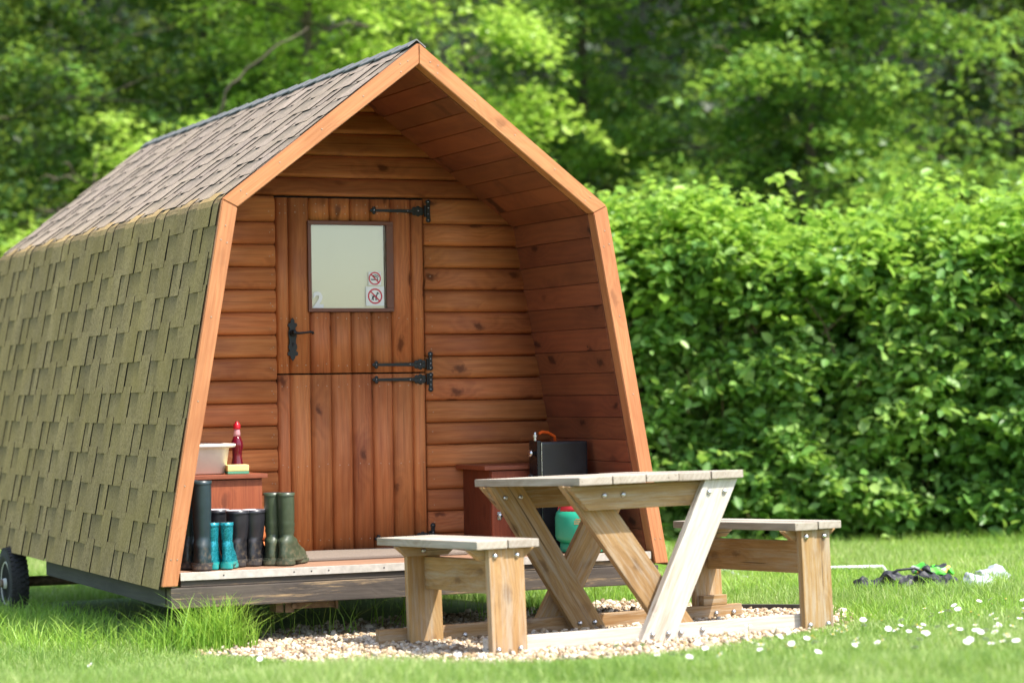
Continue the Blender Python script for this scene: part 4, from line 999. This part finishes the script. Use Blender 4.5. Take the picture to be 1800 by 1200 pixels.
teal = boot_proto((.150, .060, .200, .029, 0, False, 1.0), [BT, lining_d], TS)
teal(-0.940, .150, AW - .05, 'small glittery teal boot, the left one of its pair', GRP); teal(-0.880, .135, AW - .10, 'small glittery teal boot with its toe turned to the right', GRP)
green = boot_proto((.27, .094, .318, .040, 0, True, 1.0), [BG, lining_d], SOLG)
green(-0.628, .26, AW - .02, 'tall olive green boot seen from its heel', GRP); green(-0.580, .215, AW - .24, 'tall olive green boot with its toe turned to the right', GRP)

# washing-up bowl, bottle, sponge
t = on_deck('washing_up_bowl', -0.868, 0.70, 0.402, 0, 'cream plastic washing-up bowl on the left cabinet', 'bowl')
def rrect(hx, hy, r, z, n=6):
    out = []
    for qx, qy, a0_ in ((1, 1, 0), (-1, 1, 90), (-1, -1, 180), (1, -1, 270)):
        for k in range(n + 1):
            a = R(a0_ + 90 * k / n); out.append((qx * (hx - r) + r * math.cos(a), qy * (hy - r) + r * math.sin(a), z))
    return out
bm = bmesh.new(); prev = None
for hx_, hy_, r_, z_ in ((.125, .11, .04, 0), (.135, .12, .045, .006), (.150, .135, .05, .118), (.152, .137, .05, .120), (.172, .157, .06, .122), (.176, .161, .06, .128), (.176, .161, .06, .137), (.168, .153, .058, .139), (.146, .131, .05, .134), (.130, .115, .045, .012), (.12, .105, .04, .008)):
    rg = [bm.verts.new(p) for p in rrect(hx_, hy_, r_, z_)]
    if prev:
        for j in range(len(rg)): bm.faces.new((prev[j], prev[(j + 1) % len(rg)], rg[(j + 1) % len(rg)], rg[j]))
    else: bm.faces.new(rg)
    prev = rg
bm.faces.new(prev); obj('basin', bm, simple('cream plastic', lin(232, 224, 210), 0.35, var=0.03), t, True)
t = on_deck('soap_bottle', -0.645, 0.72, 0.402, 0, 'red washing-up liquid bottle standing on the left cabinet', 'bottle')
mt = NT('clear red soap bottle'); mt.principled(lin(120, 18, 40), 0.12, spec=0.7, **{'Transmission Weight': 0.35}); 
bm = bmesh.new(); lathe(bm, [(.0, 0), (.025, .001), (.028, .01), (.0275, .04), (.022, .075), (.023, .10), (.029, .124), (.027, .142), (.0205, .158), (.0165, .170)], 24); obj('liquid_body', bm, mt.m, t, True)
bm = bmesh.new(); lathe(bm, [(.0168, .1695), (.0162, .182), (.014, .196), (.0135, .202)], 20); obj('neck', bm, simple('clear pinkish plastic', lin(196, 140, 144), 0.2), t, True)
bm = bmesh.new(); lathe(bm, [(.0155, .2022), (.0165, .204), (.0165, .222), (.012, .229), (.009, .231), (.008, .238), (0, .24)], 20); obj('cap', bm, simple('red plastic cap', lin(196, 22, 40), 0.35), t, True)
t = on_deck('sponge', -0.692, 0.575, 0.402, -.1, 'yellow sponge with green scouring side in front of the soap bottle', 'sponge')
bm = bmesh.new(); bx(bm, -.05, .05, -.033, .033, .0125, .042, .006); obj('foam', bm, simple('yellow foam', lin(232, 212, 140), 0.95, var=.15, nscale=220, bstr=.6), t)
bm = bmesh.new(); bx(bm, -.05, .05, -.033, .033, 0, .012, .003); obj('scourer', bm, simple('green scourer', lin(88, 150, 120), 0.95, var=.25, nscale=300, bstr=.6), t)

# camping stove on its end, hose, gas bottle
t = on_deck('camping_stove', 0.893, 0.45, 0.002, 0, 'black gas stove standing on its end against the right cabinet, orange hose on top', 'stove')
blk_enamel = simple('black enamel', lin(34, 34, 36), 0.38, var=.15, nscale=30)
bm = bmesh.new(); bx(bm, -.128, .118, -.045, .045, 0, .515, .012); obj('body', bm, blk_enamel, t)
bm = bmesh.new(); bx(bm, -.150, -.129, -.048, .048, .004, .520, .004); pnl = obj('control_panel', bm, simple('dark steel panel', lin(44, 44, 46), 0.3, 0.6), t)
bm = bmesh.new(); bx(bm, -.1285, -.1255, -.0492, -.0452, .01, .512, .0008); obj('trim', bm, M['steel'], t)
for z in (.18, .345, .46):
    bm = bmesh.new(); lathe(bm, [(.009, -.1505), (.009, -.158), (.017, -.160), (.019, -.172), (.015, -.178), (0, -.178)], 18, (0, -.01, z), 'x'); obj('knob', bm, M['steel'] if z > .4 else simple('black knob', lin(40, 40, 42), .4), pnl, True)
bm = bmesh.new(); lathe(bm, [(.009, .5205), (.009, .535), (.012, .537), (.012, .549), (.007, .551), (.006, .560), (0, .561)], 12, (-.138, 0, 0)); obj('gas_inlet', bm, M['steel'], t)
tag(obj('gas_hose', (lambda b: (tube(b, [(-.118, .0, .553), (-.10, .006, .561), (-.06, .02, .556), (-.02, .036, .538), (.0, .066, .49), (.0, .068, .40)], .0075, 10), b)[1])(bmesh.new()), simple('orange rubber hose', lin(226, 92, 30), 0.45), t))
t = on_deck('gas_bottle', 0.885, 0.20, 0.004, -.35, 'green gas bottle with a red collar standing behind the picnic table', 'gas bottle')
gm = simple('green painted steel', lin(44, 172, 136), 0.34, var=.08, nscale=8)
bm = bmesh.new(); lathe(bm, [(.092, 0), (.096, .003), (.094, .038), (.088, .042)], 32); obj('foot_ring', bm, gm, t, True)
bm = bmesh.new(); lathe(bm, [(.05, .036), (.092, .042), (.108, .055), (.1125, .072), (.1125, .155), (.108, .178), (.094, .198), (.07, .212), (.04, .22), (.0, .222)], 40); gb = obj('bottle_body', bm, gm, t, True)
t.matrix_world = t.matrix_world @ Matrix.Diagonal((1.2, 1.2, 1.02, 1))
rm = simple('red painted collar', lin(214, 58, 66), 0.4, var=.06)
bm = bmesh.new()
for a0_, a1_, h in ((-160, -100, .08), (-78, 20, .08), (45, 175, .08)):
    n = 14; rs = []
    for k in range(n + 1):
        a = R(a0_ + (a1_ - a0_) * k / n); e = 1 if 0 < k < n else .7
        rs.append([bm.verts.new((math.cos(a) * r_, math.sin(a) * r_, z_)) for r_, z_ in ((.102, .184), (.100, .200), (.088, .200 + h * .6 * e), (.082, .200 + h * e), (.076, .200 + h * e), (.082, .200 + h * .55 * e), (.094, .19))])
    for a, b in zip(rs[:-1], rs[1:]):
        for j in range(7): bm.faces.new((a[j], a[(j + 1) % 7], b[(j + 1) % 7], b[j]))
    bm.faces.new(rs[0]); bm.faces.new(rs[-1])
lathe(bm, [(.079, .262), (.084, .265), (.084, .280), (.079, .283), (.074, .280), (.074, .265), (.079, .262)], 36)
obj('collar', bm, rm, t, True)
bm = bmesh.new(); lathe(bm, [(.02, .2205), (.02, .24), (.014, .244), (.014, .262), (.02, .264), (.02, .275), (0, .277)], 16); obj('valve', bm, simple('brass', lin(190, 150, 80), .35, .9), t, True)
# printed lines of small lettering (too blurred to read) and the flame diamond, on the curve of the bottle
pm = simple('orange print', lin(206, 150, 96), .5); bm = bmesh.new(); rb = .1131
def dash(a0_, a1_, z0, z1, mi=0):
    n = 2; vs = []
    for k in range(n + 1):
        a = a0_ + (a1_ - a0_) * k / n; vs.append((bm.verts.new((math.cos(a) * rb, math.sin(a) * rb, z0)), bm.verts.new((math.cos(a) * rb, math.sin(a) * rb, z1))))
    for p, q in zip(vs[:-1], vs[1:]): f = bm.faces.new((p[0], q[0], q[1], p[1])); f.material_index = mi
rr_ = random.Random(3)
for (za, a_s, a_e, h) in ((.150, -1.95, -.9, .0062), (.140, -2.0, -.95, .0062), (.130, -2.0, -1.15, .0062), (.108, -1.35, -.85, .0046), (.100, -1.35, -.9, .0046), (.092, -1.35, -.85, .0046)):
    a = a_s
    while a < a_e:
        wl = rr_.uniform(.02, .05); dash(a, min(a + wl, a_e), za, za + h); a += wl + .012
for k in range(6):
    hh = .011 * (1 - abs(k - 2.5) / 3.2); aa = -1.82 + k * .026; dash(aa, aa + .026, .104 - hh, .104 + hh, 1)
obj('print', bm, [pm, simple('red print', lin(214, 84, 60), .5)], gb)

# ------------------------------------------------------------------ picnic table with its two benches on sleepers
tb = empty('picnic_table', SET); tag(tb, 'weathered timber picnic table with two attached benches, bolted to two sleepers on the gravel', 'picnic table')
ZT, ZB, ZG, ZS = 0.418, 0.189, -0.27, -0.192; TH = 0.032
GAP = 0.004
def tops(x0, wd, n, L, z, name, cut=True):
    bm = bmesh.new(); wv = wd / n
    for i in range(n):
        a, b = x0 + i * wv + GAP / 2, x0 + (i + 1) * wv - GAP / 2; d = random.uniform(-.003, .003); zz = random.uniform(-.0015, .0015)
        bx(bm, 0 + d, L + random.uniform(-.003, .003), -b, -a, z - TH + zz, z + zz, .004)
    o = obj(name, bm, M['table_top'], tb); o.matrix_basis = Matrix.Rotation(R(90), 4, 'Z')      # mesh x runs along the set's y
    return o
tops(0.0, 0.752, 5, 1.03, ZT, 'tabletop'); tops(-0.455, 0.27, 2, 1.06, ZB, 'bench_seat'); tops(0.985, 0.225, 2, 1.06, ZB, 'bench_seat')
def bolt(o_parent, pts_world, nrm=(0, -1, 0)):
    for p in pts_world:
        bm = bmesh.new(); lathe(bm, [(.011, 0), (.011, -.002), (.0095, -.006), (.005, -.009), (0, -.0095)], 14, axis='y')
        b = obj('bolt', bm, M['steel'], o_parent, True); b.matrix_basis = o_parent.matrix_basis.inverted() @ Matrix.Translation(p)
def timber(name, p0, p1, wd, th, nrm, bolts=(), cut0=0, cut1=0, mat='table'):
    o = board_object(name, p0, p1, wd, th, nrm, M[mat], tb, .004, cut0, cut1); bolt(o, bolts); return o
NF = (0, -1, 0)
def leg(xb, xt, y0, y1, yb, bolts_top=True, foot=True, mat='table'):
    """a sloping table leg, cut level at the top and at the ground"""
    dx = xt - xb; h = (ZT - TH) - (ZG - .02); s = dx / h; wd = 0.134; Lh = math.hypot(dx, h)
    c = wd * s
    yc = (y0 + y1) / 2; bl_ = []
    for f, on in ((0.075, bolts_top), (0.90, foot)):
        if not on: continue
        px = xt - dx * f; pz = (ZT - TH) - h * f
        for e in (-.036, .036): bl_.append((px + e, y0 - .0005, pz))
    return timber('table_leg', (xb, yc, ZG - .02), (xt, yc, ZT - TH - .001), wd, y1 - y0, NF, bl_, -wd * s, -wd * s, mat)
YN = (0.02, 0.06, 0.105, 0.148); YF = (0.86, 0.90, 0.945, 0.985)
leg(0.31, 0.660, YN[0], YN[1], 0, mat='table_sunlit'); leg(0.535, 0.058, YN[2] + .0005, YN[3], 0, False, False)
leg(0.475, 0.075, YF[0], YF[1], 0); leg(0.26, 0.665, YF[2] + .0005, YF[3], 0, False, False)
za = ZT - TH - .052
for y0, y1, bx_ in ((YN[1], YN[2], [(.14, YN[1] - .0005, za + .008), (.225, YN[1] - .0005, za + .008)]), (YF[1], YF[2], [])):
    timber('apron', (0.025, (y0 + y1) / 2 + .0003, za), (0.70, (y0 + y1) / 2 + .0003, za), 0.10, y1 - y0 - .0012, NF, bx_, -0.085, 0.06)
zs_c = (ZS + ZG - .03) / 2; hs = ZS - (ZG - .03)
timber('sleeper', (-0.40, (YN[1] + YN[2]) / 2, zs_c), (1.165, (YN[1] + YN[2]) / 2, zs_c), hs, YN[2] - YN[1] - .0012, NF, [(.46, YN[1] - .0003, ZS - .035), (.56, YN[1] - .0003, ZS - .03)], mat='table_sunlit')
timber('sleeper', (-0.52, (YF[1] + YF[2]) / 2, zs_c), (1.235, (YF[1] + YF[2]) / 2, zs_c), hs, YF[2] - YF[1] - .0012, NF, [(-.13, YF[1] - .0003, ZS - .045), (.06, YF[1] - .0003, ZS - .04), (1.10, YF[1] - .0003, ZS - .035), (1.19, YF[1] - .0003, ZS - .035)], mat='table')
for xc, wl, side in ((-0.320, 0.150, 0), (1.093, 0.138, 1)):
    zt_ = ZB - TH
    timber('bench_leg', (xc, .04, ZG - .02), (xc, .04, zt_ - .001), wl, .04, NF, [(xc - wl * .33, YN[0] - .0005, zt_ - .028), (xc + wl * .3, YN[0] - .0005, zt_ - .028), (xc - wl * .33, YN[0] - .0005, ZG + .035), (xc + wl * .3, YN[0] - .0005, ZG + .035)])
    ya, yb = (YF[0], YF[1]) if side == 0 else (YF[2] + .0005, YF[3])
    timber('bench_leg', (xc, (ya + yb) / 2, ZG - .02), (xc, (ya + yb) / 2, zt_ - .001), wl, yb - ya, NF)
    bw = .235 if side == 0 else .205; zb_ = zt_ - .024
    timber('seat_bearer', (xc - bw / 2, .083, zb_), (xc + bw / 2, .083, zb_), .044, .042, NF, (), -.05, .05)
    yfb = (YF[0] - .024) if side == 0 else (YF[2] - .0235)
    timber('seat_bearer', (xc - bw / 2, yfb, zb_), (xc + bw / 2, yfb, zb_), .044, .042, NF, [(xc - .02, yfb - .0215, zb_)] if side == 0 else (), -.05, .05)
    yend = ya - .001
    timber('bench_rail', (xc + .02, .0625, zt_ - .118), (xc + .02, yend, zt_ - .118), .135, .042, (-1, 0, 0))
bm = bmesh.new(); bx(bm, 1.04, 1.16, YF[1] + .001, YF[2] - .001, ZS + .001, ZS + .045, .003); obj('packing_block', bm, M['table'], tb)

# ------------------------------------------------------------------ things lying in the grass on the right
def gpt(x, y, up_=0.0): return Matrix.Translation((x, y, float(gz(x, y)) + up_))
def crumple(bm, amp, freq, seed):
    rs = random.Random(seed); ph = [rs.uniform(0, 6) for _ in range(6)]
    for v in bm.verts:
        x, y, z = v.co * freq
        v.co += Vector((math.sin(y * 1.7 + ph[0]) + .6 * math.sin(z * 3.1 + ph[1]), math.sin(x * 1.9 + ph[2]) + .6 * math.sin(z * 2.7 + ph[3]), math.sin(x * 2.3 + ph[4]) + .7 * math.sin(y * 3.3 + ph[5]))) * amp
        v.co.z = max(v.co.z, 0.0)
bagm = simple('black nylon cloth', lin(36, 36, 40), 0.6, var=.3, nscale=14); 
bag = empty('kit_bag', gpt(2.74, .26) @ Matrix.Rotation(-.42, 4, 'Z')); tag(bag, 'crumpled black kit bag lying flat in the grass right of the benches', 'bag')
bm = bmesh.new(); ball(bm, (-.20, 0, .03), .075, (1.2, 1.0, .75), 4); ball(bm, (-.05, .02, .045), .095, (1.4, 1.0, .66), 4); ball(bm, (.13, .0, .045), .1, (1.3, .9, .7), 4); crumple(bm, .011, 17, 2); crumple(bm, .006, 46, 9); obj('cloth', bm, bagm, bag, False)
bm = bmesh.new()
for x, z in ((-.13, .03), (-.09, .02), (-.06, .03)): ball(bm, (x, -.092, z), .017, (1.2, .5, .8), 2)
obj('trim', bm, simple('orange trim', lin(226, 110, 60), .6), bag, True)
bm = bmesh.new(); tube(bm, [(-.12, .0, .075), (-.06, -.01, .125), (.03, -.01, .135), (.1, .0, .10)], .007, 6); obj('strap', bm, bagm, bag, True)
cl = empty('patterned_cloth', gpt(2.88, .24, .095) @ Matrix.Rotation(-.4, 4, 'Z')); tag(cl, 'bright green patterned cloth heaped on the black kit bag', 'cloth')
t = NT('green black patterned cloth'); v = t.coord(); vo = t.n('ShaderNodeTexVoronoi'); t.l(v, vo.inputs['Vector']); vo.inputs['Scale'].default_value = 26
sc = t.n('ShaderNodeSeparateColor'); t.l(vo.outputs['Color'], sc.inputs[0]); t.principled(t.ramp(sc.outputs[0], [(0, lin(70, 180, 50)), (.42, lin(96, 206, 62)), (.45, lin(30, 34, 34)), (.66, lin(36, 38, 40)), (.7, lin(214, 220, 214)), (.85, lin(230, 190, 96))]), .6)
t.t.nodes[-2].color_ramp.interpolation = 'LINEAR'
bm = bmesh.new(); ball(bm, (0, 0, .012), .085, (1.2, .8, .4), 4); crumple(bm, .010, 20, 5); crumple(bm, .006, 48, 4); obj('cloth', bm, t.m, cl, True)
t = NT('milky plastic sheet'); v = t.coord(); n = t.noise(v, 14, 4, .6, 1.2); t.principled(t.mix(n, lin(222, 226, 232), lin(196, 204, 214)), .22, n, .6, .02, **{'Transmission Weight': 0.35})
milky = t.m
for (x, y, s, sd_, lb) in ((2.985, .03, .075, 3, 'crumpled milky plastic bag lying against the black kit bag'), (3.30, .34, .085, 8, 'milky plastic bag lying apart at the right edge of the grass')):
    e = empty('plastic_bag', gpt(x, y)); tag(e, lb, 'plastic bag'); bm = bmesh.new(); ball(bm, (0, 0, .03), s, (1.25, .8, .85), 4); crumple(bm, .011, 24, sd_); crumple(bm, .006, 55, sd_ + 1)
    if sd_ == 3: ball(bm, (-.12, -.06, .012), .07, (1.7, .7, .25), 3)
    obj('sheet', bm, milky, e, True)
fr = empty('white_frame', gpt(3.0, 1.6)); tag(fr, 'thin white tubular frame lying in the grass behind the black kit bag', 'frame')
g0 = Vector((3.0, 1.6, float(gz(3.0, 1.6))))
a_ = [Vector((x, y, float(gz(x, y)) + h)) for x, y, h in ((2.85, 2.4, .06), (3.52, 1.72, .06), (3.30, 1.28, .02), (2.46, 1.0, .02), (2.85, 2.4, .06))]
bm = bmesh.new(); tube(bm, [p - g0 for p in a_[:2]], .009, 8); obj('tube', bm, white, fr, True)
bm = bmesh.new(); tube(bm, [p - g0 for p in a_[1:3]], .009, 8); obj('tube', bm, white, fr, True)
bm = bmesh.new(); tube(bm, [p - g0 for p in a_[2:4]], .009, 8); obj('tube', bm, white, fr, True)
bm = bmesh.new(); tube(bm, [p - g0 for p in a_[3:]], .009, 8); obj('tube', bm, white, fr, True)

# timber edging behind the gravel
e = board_object('timber_edging', (1.46, 0.12, float(gz(1.46, .12)) + .012), (1.78, -0.42, float(gz(1.78, -.42)) + .012), .06, .022, (1, .6, 0), M['side_beam'], None); tag(e, 'low dark timber edging board behind the gravel by the right bench', 'edging')

# ------------------------------------------------------------------ daisies in the lawn
bm = bmesh.new(); npet = 12
for k in range(npet):
    a = 2 * math.pi * k / npet; ca, sa = math.cos(a), math.sin(a); v = [(.003, -.0015, .0), (.006, -.0024, .001), (.0115, -.0016, .0006), (.0115, .0016, .0006), (.006, .0024, .001), (.003, .0015, 0)]
    f = bm.faces.new([bm.verts.new((x * ca - y * sa, x * sa + y * ca, z)) for x, y, z in v]); f.material_index = 0
ball(bm, (0, 0, .0012), .0038, (1, 1, .6), 1, 1); tube(bm, [(0, 0, 0), (.002, .001, -.03), (0, 0, -.07)], .0011, 4, 2)
yel = simple('yellow daisy centre', lin(236, 196, 50), .8); pet = simple('white petals', lin(244, 242, 240), .7, var=.03)
me = bpy.data.meshes.new('daisy'); bm.to_mesh(me); bm.free()
for m_ in (pet, yel, M['grass']): me.materials.append(m_)
rs = random.Random(21); nd = 0
def daisy(x, y):
    global nd
    o = bpy.data.objects.new('daisy', me); COL.objects.link(o); s = rs.uniform(.85, 1.25); h = rs.uniform(.065, .105)
    o.matrix_world = Matrix.Translation((x, y, float(gz(x, y)) + h)) @ Matrix.Rotation(rs.uniform(0, 6), 4, 'Z') @ Matrix.Rotation(rs.uniform(-.5, .5), 4, 'X') @ Matrix.Rotation(rs.uniform(-.2, .7), 4, 'Y') @ Matrix.Scale(s, 4)
    tag(o, 'small white daisy with a yellow centre growing in the sunlit lawn', 'daisy', 'daisies in the lawn'); nd += 1
tries = 0
while nd < 125 and tries < 4000:
    tries += 1
    d = rs.uniform(8.2, 10.2); u = rs.random() ** .6; r = (-.02 + .235 * u) * d
    if d > 9.5 and u < .8: continue
    p = cw(d, r)
    if poly_dist(np.array([p.x]), np.array([p.y]), GRAVEL)[0] < .06: continue
    daisy(p.x, p.y)
for d, r in ((8.7, -.19), (8.9, -1.55), (9.2, -1.2), (8.65, -.9)): p = cw(d, r * 1.0); daisy(p.x, p.y)
